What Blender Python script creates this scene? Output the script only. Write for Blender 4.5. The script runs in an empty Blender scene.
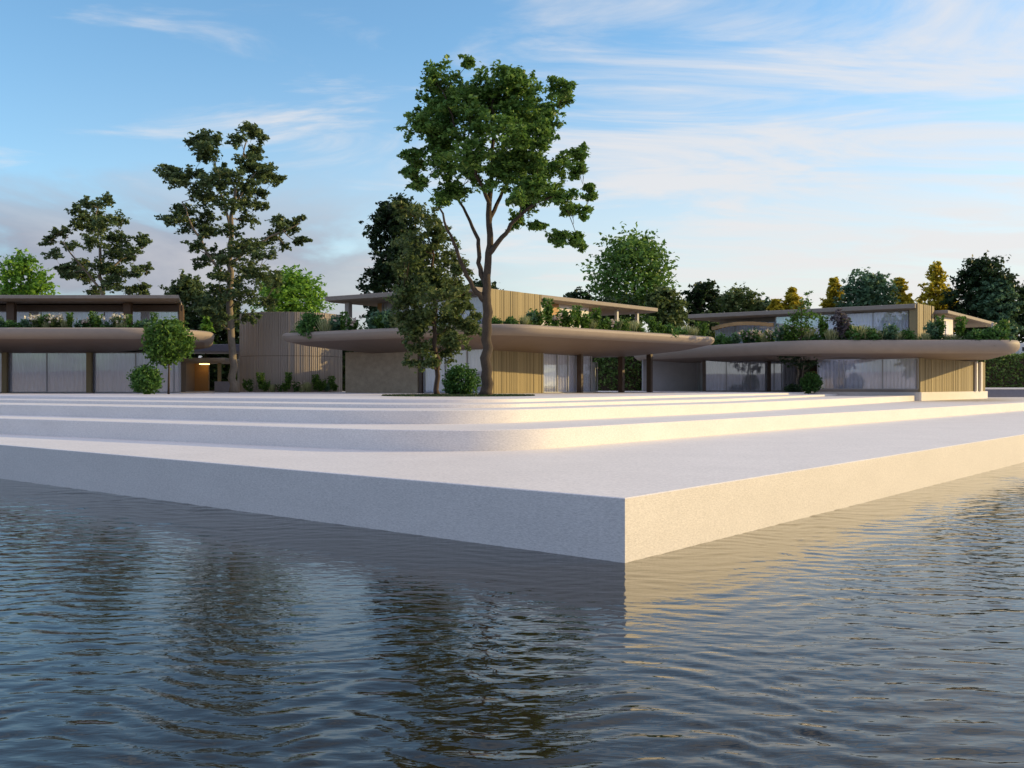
import bpy, math, random
import numpy as np
R = math.radians
random.seed(7)
rng = np.random.default_rng(7)
scene = bpy.context.scene
COL = scene.collection
F = 987.0; HOR = 386.0; EYE = 3.0            # focal length in pixels, horizon row, eye height over the water (m)
U = (-.771, .636); V = (.636, .771)          # the two building axes on the ground

# ------------------------------------------------------------------ helpers
def pt(px, d): return ((px - 512.0) / F * d, d)          # survey: image column + distance -> ground point
def zz(py, d): return EYE + (HOR - py) / F * d
def add2(p, d, t): return (p[0] + d[0] * t, p[1] + d[1] * t)
def unit(a, b):
    x, y = b[0] - a[0], b[1] - a[1]; l = math.hypot(x, y); return (x / l, y / l)
def meet(p, d, q, e):
    det = d[0] * (-e[1]) + e[0] * d[1]
    t = ((q[0] - p[0]) * (-e[1]) + e[0] * (q[1] - p[1])) / det
    return add2(p, d, t)

class MB:
    def __init__(s): s.v = []; s.f = []
    def add(s, v, f):
        o = len(s.v); s.v += [tuple(x) for x in v]; s.f += [tuple(i + o for i in q) for q in f]; return s
    def box(s, x0, x1, y0, y1, z0, z1):
        return s.add([(x0,y0,z0),(x1,y0,z0),(x1,y1,z0),(x0,y1,z0),(x0,y0,z1),(x1,y0,z1),(x1,y1,z1),(x0,y1,z1)],
                     [(3,2,1,0),(4,5,6,7),(0,1,5,4),(1,2,6,5),(2,3,7,6),(3,0,4,7)])
    def slab(s, p, q, z0, z1, front, back):
        """upright box along p->q; front = metres proud of the line (towards the outside), back = metres behind"""
        d = unit(p, q); n = (d[1], -d[0])
        a = add2(p, n, front); b = add2(q, n, front); c = add2(q, n, -back); e = add2(p, n, -back)
        return s.prism([a, b, c, e], z0, z1)
    def prism(s, poly, z0, z1):
        n = len(poly)
        v = [(x, y, z0) for x, y in poly] + [(x, y, z1) for x, y in poly]
        f = [tuple(range(n))[::-1], tuple(range(n, 2 * n))]
        f += [(i, (i + 1) % n, n + (i + 1) % n, n + i) for i in range(n)]
        return s.add(v, f)
    def rings(s, rings, cap0=True, cap1=True):
        n = len(rings[0]); v = [p for r in rings for p in r]; f = []
        for k in range(len(rings) - 1):
            for i in range(n):
                f.append((k*n + i, k*n + (i+1) % n, (k+1)*n + (i+1) % n, (k+1)*n + i))
        if cap0: f.append(tuple(range(n))[::-1])
        if cap1: f.append(tuple(range((len(rings)-1)*n, len(rings)*n)))
        return s.add(v, f)
    def tube(s, pts, rad, n=7):
        P = [np.array(p, float) for p in pts]; rings = []
        for i, p in enumerate(P):
            t = P[min(i+1, len(P)-1)] - P[max(i-1, 0)]; t = t / (np.linalg.norm(t) + 1e-9)
            a = np.cross(t, (0.31, 0.95, 0.05) if abs(t[1]) < .9 else (1, 0, 0)); a /= np.linalg.norm(a) + 1e-9
            b = np.cross(t, a)
            rings.append([tuple(p + rad[i] * (math.cos(2*math.pi*k/n) * a + math.sin(2*math.pi*k/n) * b)) for k in range(n)])
        return s.rings(rings)
    def build(s, name, mat, parent=None, smooth=False, loc=None):
        base = np.array(loc if loc is not None else root_loc(parent), float)
        me = bpy.data.meshes.new(name)
        me.from_pydata([tuple(np.array(v, float) - base) for v in s.v], [], s.f)
        return link(name, me, mat, parent, smooth, loc)

def smooth_build(m, name, mat):
    o = m.build(name, mat); sharp_smooth(o, 25); return o
MB.smooth_build = smooth_build
def root_loc(o):
    while o is not None and o.parent is not None: o = o.parent
    return tuple(o.location) if o is not None else (0, 0, 0)
def link(name, me, mat, parent=None, smooth=False, loc=None):
    me.update()
    if mat is not None: me.materials.append(mat)
    if smooth: me.polygons.foreach_set('use_smooth', [True] * len(me.polygons))
    o = bpy.data.objects.new(name, me); COL.objects.link(o)
    if parent is not None: o.parent = parent
    if loc is not None: o.location = loc
    return o
def empty(name, loc):
    o = bpy.data.objects.new(name, None); o.location = loc; o.empty_display_size = .3; COL.objects.link(o); return o
def tag(o, label=None, cat=None, group=None, kind=None):
    if label: o['label'] = label
    if cat: o['category'] = cat
    if group: o['group'] = group
    if kind: o['kind'] = kind
    return o
def sharp_smooth(o, angle=40):
    o.data.polygons.foreach_set('use_smooth', [True] * len(o.data.polygons))
    import bmesh
    bm = bmesh.new(); bm.from_mesh(o.data)
    for e in bm.edges:
        if len(e.link_faces) == 2 and e.calc_face_angle(0) > R(angle): e.smooth = False
    bm.to_mesh(o.data); bm.free()

def round_poly(pts, rad, seg=10):
    """polygon with its corners rounded (a radius of 0 keeps a corner)"""
    out = []; n = len(pts)
    for i in range(n):
        p = np.array(pts[i], float); a = np.array(pts[i-1], float) - p; b = np.array(pts[(i+1) % n], float) - p
        la, lb = np.linalg.norm(a), np.linalg.norm(b); a /= la; b /= lb; r = rad[i]
        if r <= 0: out.append(tuple(p)); continue
        half = math.acos(max(-1, min(1, float(a @ b)))) / 2
        t = r / math.tan(half)
        t = min(t, la * .49, lb * .49); r = t * math.tan(half)
        c = p + (a + b) / np.linalg.norm(a + b) * (r / math.sin(half))
        s0 = p + a * t - c; s1 = p + b * t - c
        a0 = math.atan2(s0[1], s0[0]); a1 = math.atan2(s1[1], s1[0]); da = (a1 - a0 + math.pi) % (2*math.pi) - math.pi
        for k in range(seg + 1):
            q = a0 + da * k / seg; out.append((c[0] + r*math.cos(q), c[1] + r*math.sin(q)))
    return out
def ccw(poly):
    a = sum(poly[i-1][0]*poly[i][1] - poly[i][0]*poly[i-1][1] for i in range(len(poly)))
    return poly if a > 0 else poly[::-1]
def inset_convex(pts, rad, o, seg=12):
    """inward offset of a convex rounded polygon (counter-clockwise corners): same vertex count for every offset"""
    n = len(pts); L = []
    for i in range(n):
        d = unit(pts[i], pts[(i+1) % n]); nin = (-d[1], d[0]); L.append((add2(pts[i], nin, o), d))
    c = [meet(L[i-1][0], L[i-1][1], L[i][0], L[i][1]) for i in range(n)]
    return round_poly(c, [max(r - o, .08) for r in rad], seg)
def inset_small(poly, o):
    out = []; n = len(poly)
    for i in range(n):
        d0 = unit(poly[i-1], poly[i]); d1 = unit(poly[i], poly[(i+1) % n])
        nx, ny = -(d0[1] + d1[1]), d0[0] + d1[0]; l = math.hypot(nx, ny) or 1; k = o / max(.4, l / 2) / l
        out.append((poly[i][0] + nx*k, poly[i][1] + ny*k))
    return out
def kerbed(poly, z0, z1, bev=.02):
    """solid slab with a small worn chamfer along its top edge"""
    poly = ccw(poly); m = MB()
    inn = inset_small(poly, bev)
    m.rings([[(x, y, z0) for x, y in poly], [(x, y, z1-bev) for x, y in poly], [(x, y, z1) for x, y in inn]])
    return m

# ------------------------------------------------------------------ materials
def mat(name):
    m = bpy.data.materials.new(name); m.use_nodes = True
    nt = m.node_tree; b = nt.nodes['Principled BSDF']; return m, nt, b
def N(nt, t, **kw):
    n = nt.nodes.new(t)
    for k, v in kw.items():
        if k in n.inputs: n.inputs[k].default_value = v
        else: setattr(n, k, v)
    return n
def ramp(nt, stops, fac):
    r = nt.nodes.new('ShaderNodeValToRGB'); e = r.color_ramp.elements
    while len(e) < len(stops): e.new(.5)
    for i, (p, c) in enumerate(stops):
        e[i].position = p; e[i].color = c if len(c) == 4 else (*c, 1)
    nt.links.new(fac, r.inputs['Fac']); return r.outputs['Color']
def bump(nt, b, height, strength, dist):
    n = N(nt, 'ShaderNodeBump'); n.inputs['Strength'].default_value = strength; n.inputs['Distance'].default_value = dist
    nt.links.new(height, n.inputs['Height']); nt.links.new(n.outputs['Normal'], b.inputs['Normal'])
def mul(c, k): return tuple(min(1, x*k) for x in c)

def surface(name, base, scale=3., var=.18, rough=.75, bmp=.25, bdist=.01, stretch=(1,1,1), fine=40., spec=.3, grain=.5):
    """mineral or painted surface: broad stains, fine grain, a slight relief"""
    m, nt, b = mat(name)
    tc = N(nt, 'ShaderNodeTexCoord'); mp = N(nt, 'ShaderNodeMapping'); mp.inputs['Scale'].default_value = stretch
    nt.links.new(tc.outputs['Object'], mp.inputs['Vector'])
    n1 = N(nt, 'ShaderNodeTexNoise', Scale=scale, Detail=6.0, Roughness=.6); n2 = N(nt, 'ShaderNodeTexNoise', Scale=fine, Detail=4.0, Roughness=.7)
    nt.links.new(mp.outputs[0], n1.inputs['Vector']); nt.links.new(mp.outputs[0], n2.inputs['Vector'])
    hf = N(nt, 'ShaderNodeMix'); hf.inputs[0].default_value = grain; nt.links.new(n1.outputs['Fac'], hf.inputs[2]); nt.links.new(n2.outputs['Fac'], hf.inputs[3])
    c = ramp(nt, [(.3, mul(base, 1-var)), (.5, base), (.7, mul(base, 1+var))], hf.outputs[0])
    nt.links.new(c, b.inputs['Base Color']); b.inputs['Roughness'].default_value = rough; b.inputs['Specular IOR Level'].default_value = spec
    bump(nt, b, n2.outputs['Fac'], bmp, bdist)
    return m
def wood(name, base, var=.25, rough=.6):
    m, nt, b = mat(name)
    tc = N(nt, 'ShaderNodeTexCoord'); mp = N(nt, 'ShaderNodeMapping'); mp.inputs['Scale'].default_value = (9, 9, .6)
    nt.links.new(tc.outputs['Object'], mp.inputs['Vector'])
    n1 = N(nt, 'ShaderNodeTexNoise', Scale=2.2, Detail=7.0, Roughness=.65); nt.links.new(mp.outputs[0], n1.inputs['Vector'])
    g = N(nt, 'ShaderNodeNewGeometry')
    a = N(nt, 'ShaderNodeMath', operation='MULTIPLY_ADD'); a.inputs[1].default_value = .45; nt.links.new(g.outputs['Random Per Island'], a.inputs[0])
    h = N(nt, 'ShaderNodeMath', operation='MULTIPLY'); h.inputs[1].default_value = .55; nt.links.new(n1.outputs['Fac'], h.inputs[0]); nt.links.new(h.outputs[0], a.inputs[2])
    c = ramp(nt, [(.12, mul(base, 1-var)), (.5, base), (.88, mul(base, 1+var))], a.outputs[0])
    nt.links.new(c, b.inputs['Base Color']); b.inputs['Roughness'].default_value = rough; b.inputs['Specular IOR Level'].default_value = .3
    bump(nt, b, n1.outputs['Fac'], .3, .008)
    return m
def leafy(name, base, var=.45, tip=None, trans=.35):
    m, nt, b = mat(name)
    g = N(nt, 'ShaderNodeNewGeometry')
    tip = tip or (base[0]*1.5, base[1]*1.35, base[2]*.9)
    c = ramp(nt, [(0, mul(base, 1-var)), (.55, base), (1, tip)], g.outputs['Random Per Island'])
    nt.links.new(c, b.inputs['Base Color']); b.inputs['Roughness'].default_value = .5; b.inputs['Specular IOR Level'].default_value = .25
    tr = N(nt, 'ShaderNodeBsdfTranslucent'); nt.links.new(c, tr.inputs['Color'])
    mx = N(nt, 'ShaderNodeMixShader'); mx.inputs[0].default_value = trans
    nt.links.new(b.outputs[0], mx.inputs[1]); nt.links.new(tr.outputs[0], mx.inputs[2])
    nt.links.new(mx.outputs[0], nt.nodes['Material Output'].inputs['Surface'])
    return m
def glass_mat(name, tint=(.85,.9,.92), base=.16):
    m, nt, b = mat(name); nt.nodes.remove(b)
    t = N(nt, 'ShaderNodeBsdfTransparent'); t.inputs['Color'].default_value = (*tint, 1)
    gl = N(nt, 'ShaderNodeBsdfGlossy'); gl.inputs['Roughness'].default_value = .015; gl.inputs['Color'].default_value = (.9,.95,1,1)
    lw = N(nt, 'ShaderNodeLayerWeight'); lw.inputs['Blend'].default_value = .5
    po = N(nt, 'ShaderNodeMath', operation='POWER'); po.inputs[1].default_value = 4.0; nt.links.new(lw.outputs['Facing'], po.inputs[0])
    ma = N(nt, 'ShaderNodeMath', operation='MULTIPLY_ADD', use_clamp=True); ma.inputs[1].default_value = .8; ma.inputs[2].default_value = base
    nt.links.new(po.outputs[0], ma.inputs[0])
    mx = N(nt, 'ShaderNodeMixShader'); nt.links.new(ma.outputs[0], mx.inputs[0]); nt.links.new(t.outputs[0], mx.inputs[1]); nt.links.new(gl.outputs[0], mx.inputs[2])
    nt.links.new(mx.outputs[0], nt.nodes['Material Output'].inputs['Surface'])
    return m
def emit(name, c, s):
    m, nt, b = mat(name); b.inputs['Emission Color'].default_value = (*c, 1); b.inputs['Emission Strength'].default_value = s
    b.inputs['Base Color'].default_value = (*c, 1); return m

M = {}
M['concrete'] = surface('pale_concrete', (.66,.62,.575), .5, .22, .5, .35, .012, (1,1,3.2), 14., spec=.5, grain=.82)
M['paving'] = surface('terrace_paving', (.66,.62,.59), .8, .10, .5, .15, .004, (1,1,1), 14., spec=.5, grain=.7)
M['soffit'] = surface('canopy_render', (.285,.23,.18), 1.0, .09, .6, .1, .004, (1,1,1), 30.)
M['underside_shade'] = surface('shade_brown_soffit', (.19,.135,.098), 1.0, .12, .6, .1, .004, (1,1,1), 30.)  # brown set darker than the rim: shade below the canopies put into the colour
M['stone'] = surface('stone_cladding', (.40,.315,.21), 1.6, .3, .75, .4, .02, (1,1,1.6), 14.)
M['greywall'] = surface('grey_render', (.42,.40,.38), 1.2, .15, .8, .2, .01)
M['white'] = surface('white_plaster', (.78,.74,.68), 1.0, .05, .7, .1, .004)
M['darkmetal'] = surface('dark_metal', (.035,.03,.028), 4., .2, .45, .1, .003)
M['frame'] = surface('pale_metal', (.42,.41,.40), 6., .08, .4, .05, .002, spec=.5)
M['bronze'] = surface('bronze_metal', (.10,.07,.05), 4., .2, .45, .1, .003)
M['roof'] = surface('roof_fascia', (.29,.245,.195), 2., .15, .7, .2, .006, (1,1,1), 18.)
M['soil'] = surface('planter_soil', (.05,.04,.03), 3., .4, .95, .6, .03)
M['lowwall'] = surface('slate_grey', (.16,.16,.19), 3., .15, .7, .2, .006)
M['wood'] = wood('pale_timber', (.27,.21,.105), .3)
M['drumwood'] = wood('weathered_timber', (.34,.29,.235), .2)
M['darkwood'] = wood('dark_timber', (.10,.065,.04))
M['orangewood'] = wood('warm_timber', (.46,.27,.11), .15)
M['curtain'] = surface('curtain_cloth', (.80,.765,.80), 2., .08, .9, .1, .002, (6,6,.4), 30.)
M['glass'] = glass_mat('window_glass', (.96,.98,1.0), .11)
M['bark'] = surface('grey_bark', (.062,.046,.031), 5., .4, .9, .8, .03, (1,1,.35), 18.)
M['palebark'] = surface('pale_bark', (.20,.165,.12), 4., .4, .85, .6, .02, (1,1,.3), 14.)
M['darkbark'] = surface('dark_bark', (.08,.055,.04), 5., .4, .9, .8, .03, (1,1,.35), 18.)
M['lamp'] = emit('lamp_glow', (1.0,.62,.22), 4.)
M['leaf_big'] = leafy('leaf_mid_green', (0.125,0.251,0.051), tip=(0.230,0.355,0.073))
M['leaf_mid'] = leafy('leaf_olive', (0.106,0.164,0.050), tip=(0.212,0.250,0.087))
M['leaf_euc'] = leafy('leaf_eucalypt', (0.099,0.158,0.058), tip=(0.220,0.275,0.103))
M['leaf_dark'] = leafy('leaf_dark', (0.031,0.063,0.025))
M['leaf_bright'] = leafy('leaf_bright', (0.182,0.364,0.049), tip=(0.336,0.560,0.084), trans=.45)
M['leaf_topiary'] = leafy('leaf_topiary', (0.077,0.168,0.028), tip=(0.182,0.308,0.049))
M['leaf_bush'] = leafy('leaf_bush', (0.066,0.161,0.034), tip=(0.132,0.265,0.057))
M['leaf_bluegreen'] = leafy('leaf_bluegreen', (0.095,0.189,0.104), tip=(0.189,0.321,0.161))
M['leaf_yellow'] = leafy('leaf_yellow', (.50,.42,.04), tip=(.70,.60,.07), trans=.5)
M['leaf_pale'] = leafy('leaf_pale', (.34,.38,.17), tip=(.55,.55,.32))
M['leaf_purple'] = leafy('leaf_purple', (.11,.10,.115), tip=(.18,.165,.18))
M['petal_white'] = leafy('petal_white', (.70,.66,.55), var=.15, tip=(.8,.72,.5))
M['petal_pink'] = leafy('petal_pink', (.52,.42,.34), var=.2, tip=(.66,.58,.46))
M['hedge'] = leafy('leaf_hedge', (0.115,0.203,0.051), tip=(0.230,0.324,0.081))

def lawn_mat():
    m, nt, b = mat('lawn'); tc = N(nt, 'ShaderNodeTexCoord')
    n1 = N(nt, 'ShaderNodeTexNoise', Scale=.25, Detail=8.0, Roughness=.7); nt.links.new(tc.outputs['Object'], n1.inputs['Vector'])
    c = ramp(nt, [(.3, (.03,.05,.015)), (.7, (.06,.09,.025))], n1.outputs['Fac']); nt.links.new(c, b.inputs['Base Color']); b.inputs['Roughness'].default_value = .9
    n2 = N(nt, 'ShaderNodeTexNoise', Scale=20., Detail=4.0); nt.links.new(tc.outputs['Object'], n2.inputs['Vector']); bump(nt, b, n2.outputs['Fac'], .8, .05)
    return m
M['lawn'] = lawn_mat()
M['farshore'] = surface('far_shore_scrub', (.30,.28,.30), .05, .15, .9, .3, .5, (1,1,1), .4)
def water_mat():
    m, nt, b = mat('lake_water')
    b.inputs['Base Color'].default_value = (.018,.014,.007,1); b.inputs['Roughness'].default_value = .03; b.inputs['IOR'].default_value = 1.41
    b.inputs['Specular IOR Level'].default_value = .5
    tc = N(nt, 'ShaderNodeTexCoord'); mp = N(nt, 'ShaderNodeMapping'); mp.inputs['Scale'].default_value = (1.0, 2.6, 1); mp.inputs['Rotation'].default_value = (0,0,R(8))
    nt.links.new(tc.outputs['Object'], mp.inputs['Vector'])
    n1 = N(nt, 'ShaderNodeTexNoise', Scale=2.8, Detail=2.0, Roughness=.5, Distortion=.4); nt.links.new(mp.outputs[0], n1.inputs['Vector'])
    bump(nt, b, n1.outputs['Fac'], 1.0, .0075)
    return m
M['water'] = water_mat()

# ------------------------------------------------------------------ setting: water, ground, far shore
def axis(lo, hi, step, grow, far):
    a = list(np.arange(lo, hi + 1e-6, step)); s = step; x = a[-1]
    while x < far: s *= grow; x += s; a.append(x)
    s = step; x = a[0]
    while x > -far: s *= grow; x -= s; a.insert(0, x)
    return np.array(a)
def water():
    X = axis(-14, 18, .058, 1.09, 4000)
    Y = [4.0]; s = .03
    while Y[-1] < 42: Y.append(Y[-1] + s); s = .03 + .0032 * (Y[-1] - 4)
    while Y[-1] < 4000: s *= 1.12; Y.append(Y[-1] + s)
    s = .045
    while Y[0] > -4000: s *= 1.15; Y.insert(0, Y[0] - s)
    Y = np.array(Y); dX = np.gradient(X); dY = np.gradient(Y)
    gx, gy = np.meshgrid(X, Y); sp = np.maximum(dX[None, :], dY[:, None])
    z = np.zeros_like(gx)
    r = np.random.default_rng(3)
    warpx = .15*np.sin(gy*.9 + .6*gx) + .25*np.sin(gx*1.7 - gy*.5); warpy = .22*np.sin(gx*1.1 + .4*gy) + .15*np.sin(gx*2.3 + 1.3)
    for k in range(140):
        lam = .17 * (.95/.17) ** r.random(); th = R(85) + r.normal() * R(24)
        kx, ky = 2*math.pi/lam*math.cos(th), 2*math.pi/lam*math.sin(th)
        slope = .0086 * (1.0 if lam < .55 else .5)
        amp = slope * lam / (2*math.pi)
        att = np.clip((lam / sp - 2.2) / 2.0, 0, 1)
        ph = kx*(gx+warpx) + ky*(gy+warpy) + r.random()*6.283
        z += amp * att * (np.sin(ph) + .25*np.sin(2*ph + .8))
    # calmer and livelier patches of wind
    z *= .78 + .48*np.sin(gx*.23 + .12*gy + .5*np.sin(gy*.21)) * np.sin(gy*.27 - .08*gx)
    nx, ny = len(X), len(Y)
    co = np.stack([gx, gy, z], -1).reshape(-1, 3)
    i = np.arange((ny-1)*(nx-1)); rr, cc = i // (nx-1), i % (nx-1); a = rr*nx + cc
    q = np.stack([a, a+1, a+nx+1, a+nx], -1)
    me = quadmesh('water', co, q)
    o = link('water', me, M['water'], smooth=True); tag(o, kind='structure')
def quadmesh(name, co, q):
    me = bpy.data.meshes.new(name); me.vertices.add(len(co)); me.vertices.foreach_set('co', np.asarray(co, np.float32).ravel())
    me.loops.add(q.size); me.loops.foreach_set('vertex_index', q.astype(np.int32).ravel())
    me.polygons.add(len(q)); me.polygons.foreach_set('loop_start', np.arange(0, q.size, 4, dtype=np.int32))
    me.update(calc_edges=True); return me
water()
tag(MB().prism([(-3000,118.6),(3000,118.6),(3000,3500),(-3000,3500)], -2, 2.40).build('ground', M['lawn']), kind='structure')
def hills():
    m = MB(); r = np.random.default_rng(5); rows = []
    n = 160
    for i in range(n + 1):
        a = R(180) + R(180) * i / n; x, y = 330*math.cos(a), 330*math.sin(a)
        h = 9.3 + .8*math.sin(i*.13) + .4*math.sin(i*.61+1) + r.random()*.5
        rows.append([(x, y, -.5), (x*1.02, y*1.02, h*.55), (x*1.05, y*1.05, h*.92), (x*1.1, y*1.1, h), (x*1.4, y*1.4, h*1.1), (x*1.6, y*1.6, -.5)])
    v = [p for row in rows for p in row]; k = len(rows[0])
    f = [(i*k+j, (i+1)*k+j, (i+1)*k+j+1, i*k+j+1) for i in range(n) for j in range(k-1)]
    m.add(v, f); tag(m.build('hills', M['farshore'], smooth=True), kind='structure')
hills()

# ------------------------------------------------------------------ platform and terrace steps
TER = 2.45                                   # level of the paved terrace
DL = (-.851, .525)                           # direction of the steps' left edges
def stepped(left_pt, right_pts, r, end):
    """outline: left far -> rounded corner -> right edge points -> end points"""
    d1 = unit(right_pts[0], right_pts[1]); c = meet(left_pt, DL, right_pts[0], d1)
    pts = [add2(c, DL, 115), c] + right_pts[1:] + end
    rad = [0, r] + [6 if i < len(right_pts) - 2 else 0 for i in range(len(right_pts) - 1)] + [0] * len(end)
    return round_poly(pts, rad, 20)
P0 = (1.915, 16.73)
plat = [add2(P0, U, 120), P0, add2(P0, V, 150), (150, 160), (-60, 170)]
tag(kerbed(plat, -1.5, 1.10, .015).build('concrete_platform', M['concrete']), 'broad pale concrete platform with a sharp corner standing in the water', 'platform')
B1 = (2.85, 32.0)
s1 = stepped((-2.64, 28.3), [B1, add2(B1, V, 120)], 4.5, [(120, 150), (-60, 160)])
tag(kerbed(s1, 1.05, 1.714).smooth_build('concrete_step', M['concrete']), 'lowest and tallest concrete step above the waterside platform', 'step', 'rounded concrete terrace steps')
s2 = stepped((-2.97, 31.9), [(3.46, 38.8), (10.3, 47.2), (35.35, 86.4)], 5.5, [(49, 103), (60, 150), (-60, 155)])
tag(kerbed(s2, 1.66, 2.173).smooth_build('concrete_step', M['concrete']), 'second concrete step up, between the tallest step and two shallow ones', 'step', 'rounded concrete terrace steps')
s3 = stepped((-3.34, 35.8), [(3.83, 43.0), (11.2, 52.6), (27.3, 83.5)], 5.0, [(30.5, 92), (40, 140), (-60, 150)])
tag(kerbed(s3, 2.12, 2.31, .012).smooth_build('concrete_step', M['concrete']), 'lower of the two shallow concrete steps under the paved terrace', 'step', 'rounded concrete terrace steps')
s4 = stepped((-3.71, 39.8), [(4.4, 49.4), (15.2, 68.0), (24.6, 83.0)], 5.0, [(27.5, 93), (36, 130), (-60, 140)])
tag(kerbed(s4, 2.26, TER, .012).smooth_build('pavement', M['paving']), kind='structure')

# ------------------------------------------------------------------ building pieces
def canopy(root, pts, rad, ztop, zsof, name='canopy', nose=.80, reach=7.5, hole=None, label=None):
    """concrete canopy: bullnosed rim, a soffit that sinks inward like a hull"""
    pts = ccw(pts); h = ztop - zsof
    q_ = nose/.95; prof = [(.34, ztop), (.18, ztop-.02*q_), (.06, ztop-.12*q_), (.0, ztop-.32*q_), (.04, ztop-.55*q_), (.16, ztop-.74*q_), (.38, ztop-.88*q_), (.75, ztop-nose)]
    zl = ztop - nose
    for k in range(1, 6):
        t = k / 5; prof.append((.75 + (reach-.75)*t, zl + (zsof - zl) * (t ** .85)))
    rings = []
    for o, z in [(1.9, ztop-.22), (.44, ztop-.22), (.44, ztop)] + prof:
        rings.append([(x, y, z) for x, y in inset_convex(pts, rad, o)])
    # rim shell with the planter trough, and the soffit hull hung under it as a closed piece of its own
    k = 3 + 7
    m = MB().rings(rings[:k+1][::-1])
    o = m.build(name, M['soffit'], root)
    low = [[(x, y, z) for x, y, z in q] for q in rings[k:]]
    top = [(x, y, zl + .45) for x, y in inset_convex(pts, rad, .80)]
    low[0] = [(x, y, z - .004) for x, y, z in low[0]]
    so_ = MB().rings(([top] + low)[::-1]).build('soffit', M['underside_shade'], o)
    for o_ in ((o, so_) if hole else ()):
        (cx, cy), rx, ry = hole; c = MB(); base = np.array(root_loc(root))
        n = 40; ring = lambda z, s: [(cx + rx*s*math.cos(2*math.pi*k/n), cy + ry*s*math.sin(2*math.pi*k/n), z) for k in range(n)]
        cut = c.rings([ring(zsof-2, 1.1), ring(ztop+2, .98)]).build('cutter', None, None)
        cut.location = -base
        cut.parent = root
        md = o_.modifiers.new('b', 'BOOLEAN'); md.object = cut; md.operation = 'DIFFERENCE'; md.solver = 'EXACT'
        bpy.context.view_layer.update()
        me = bpy.data.meshes.new_from_object(o_.evaluated_get(bpy.context.evaluated_depsgraph_get()))
        o_.modifiers.clear(); o_.data = me; bpy.data.objects.remove(cut)
    sharp_smooth(o, 32); sharp_smooth(so_, 32)
    return o
def slats(root, p, q, z0, z1, m, name='timber_wall', w=.17, gap=.016, proud=.028, thick=.25, seed=1):
    r = random.Random(seed); d = unit(p, q); L = math.hypot(q[0]-p[0], q[1]-p[1]); mb = MB()
    mb.slab(p, q, z0+.01, z1-.01, 0, thick)
    t = 0
    while t < L - .05:
        ww = min(w * r.uniform(.75, 1.35), L - t)
        mb.slab(add2(p, d, t), add2(p, d, t+ww-gap), z0, z1, proud * r.uniform(.5, 1.9), -.004); t += ww
    return mb.build(name, m, root)
def window(root, p, q, z0, z1, mull=(), curtain=True, posts=None, seed=0, frame_w=.07, blind=0, cmat=None):
    """glazed screen: glass pane (the part) with its frame, curtain and blind behind"""
    d = unit(p, q); L = math.hypot(q[0]-p[0], q[1]-p[1]); r = random.Random(seed)
    g = MB().slab(p, q, z0+.05, z1-.05, .01, .012).build('window', M['glass'], root)
    fr = MB(); fr.slab(p, q, z0, z0+.07, .05, .05); fr.slab(p, q, z1-.07, z1, .05, .05)
    for t in [0, *mull, 1]:
        c = add2(p, d, t*L); a = add2(c, d, -frame_w/2); b = add2(c, d, frame_w/2); fr.slab(a, b, z0+.07, z1-.07, .06, .06)
    fr.build('frame', M['frame'], g)
    if curtain:
        n = max(8, int(L / .05)); n_out = (d[1], -d[0]); v = []; f = []; ph = 0
        for i in range(n + 1):
            t = i / n * L; ph += .05 / .36 * 6.283 * r.uniform(.6, 1.4)
            off = -.22 + .085*math.sin(ph)
            x, y = add2(add2(p, d, t), n_out, off); v += [(x, y, z0+.03), (x, y, z1-.04)]
        f = [(2*i, 2*i+2, 2*i+3, 2*i+1) for i in range(n)]
        MB().add(v, f).build('curtain', cmat or M['curtain'], g, smooth=True)
    if blind:
        MB().slab(add2(p, d, .04), add2(q, d, -.04), z1-blind, z1-.075, -.2, .23).build('blind', M['white'], g)
    return g
def post(root, p, z0, z1, wx, wy, m, name='column', d=(1, 0)):
    a = add2(p, d, -wx/2); b = add2(p, d, wx/2); return MB().slab(a, b, z0, z1, wy/2, wy/2).build(name, m, root)
def flat_roof(root, poly, z0, z1, m=None, name='roof'):
    poly = ccw(poly); mb = MB(); i1 = inset_small(poly, .05); i2 = inset_small(poly, .35)
    mb.rings([[(x,y,z0-.12) for x,y in i2], [(x,y,z0) for x,y in i1], [(x,y,z0+.04) for x,y in poly], [(x,y,z1-.03) for x,y in poly], [(x,y,z1) for x,y in i1]])
    return mb.build(name, m or M['roof'], root)

# ------------------------------------------------------------------ left pavilion
LB = empty('pavilion', (-44, 82, TER))
tag(LB, 'left pavilion under a grey rounded canopy with dark upper columns', 'pavilion', 'lakeside pavilions')
ZC = 7.2
canL_pts = [(-75, 70.6), (-21.2, 70.6), (-28.2, 93), (-75, 93)]
canL = canopy(LB, canL_pts, [0.1, 5.5, 5.0, .1], ZC, 5.70, reach=8.2)
gl, gr = (-72, 80), (-26.9, 80)
Lg = gr[0]-gl[0]
window(LB, gl, gr, TER+.02, 5.72, mull=[(X-gl[0])/Lg for X in (-41.3, -37.7, -34.2, -30.5, -27.4, -45, -50, -56, -62)], seed=2)
for px in (5, 89.5): post(LB, pt(px, 79.7), TER, 5.74, .42, .3, M['wood'], 'timber_column')
post(LB, pt(-60, 79.7), TER, 5.74, .42, .3, M['wood'], 'timber_column')
window(LB, gr, (-31.9, 92), TER+.02, 5.72, mull=(.3,.6), seed=3)
MB().prism([(-72, 80.8), (-27.6, 80.8), (-32.4, 92), (-72, 92)], TER, 5.9).build('wall', M['greywall'], LB)
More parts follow.
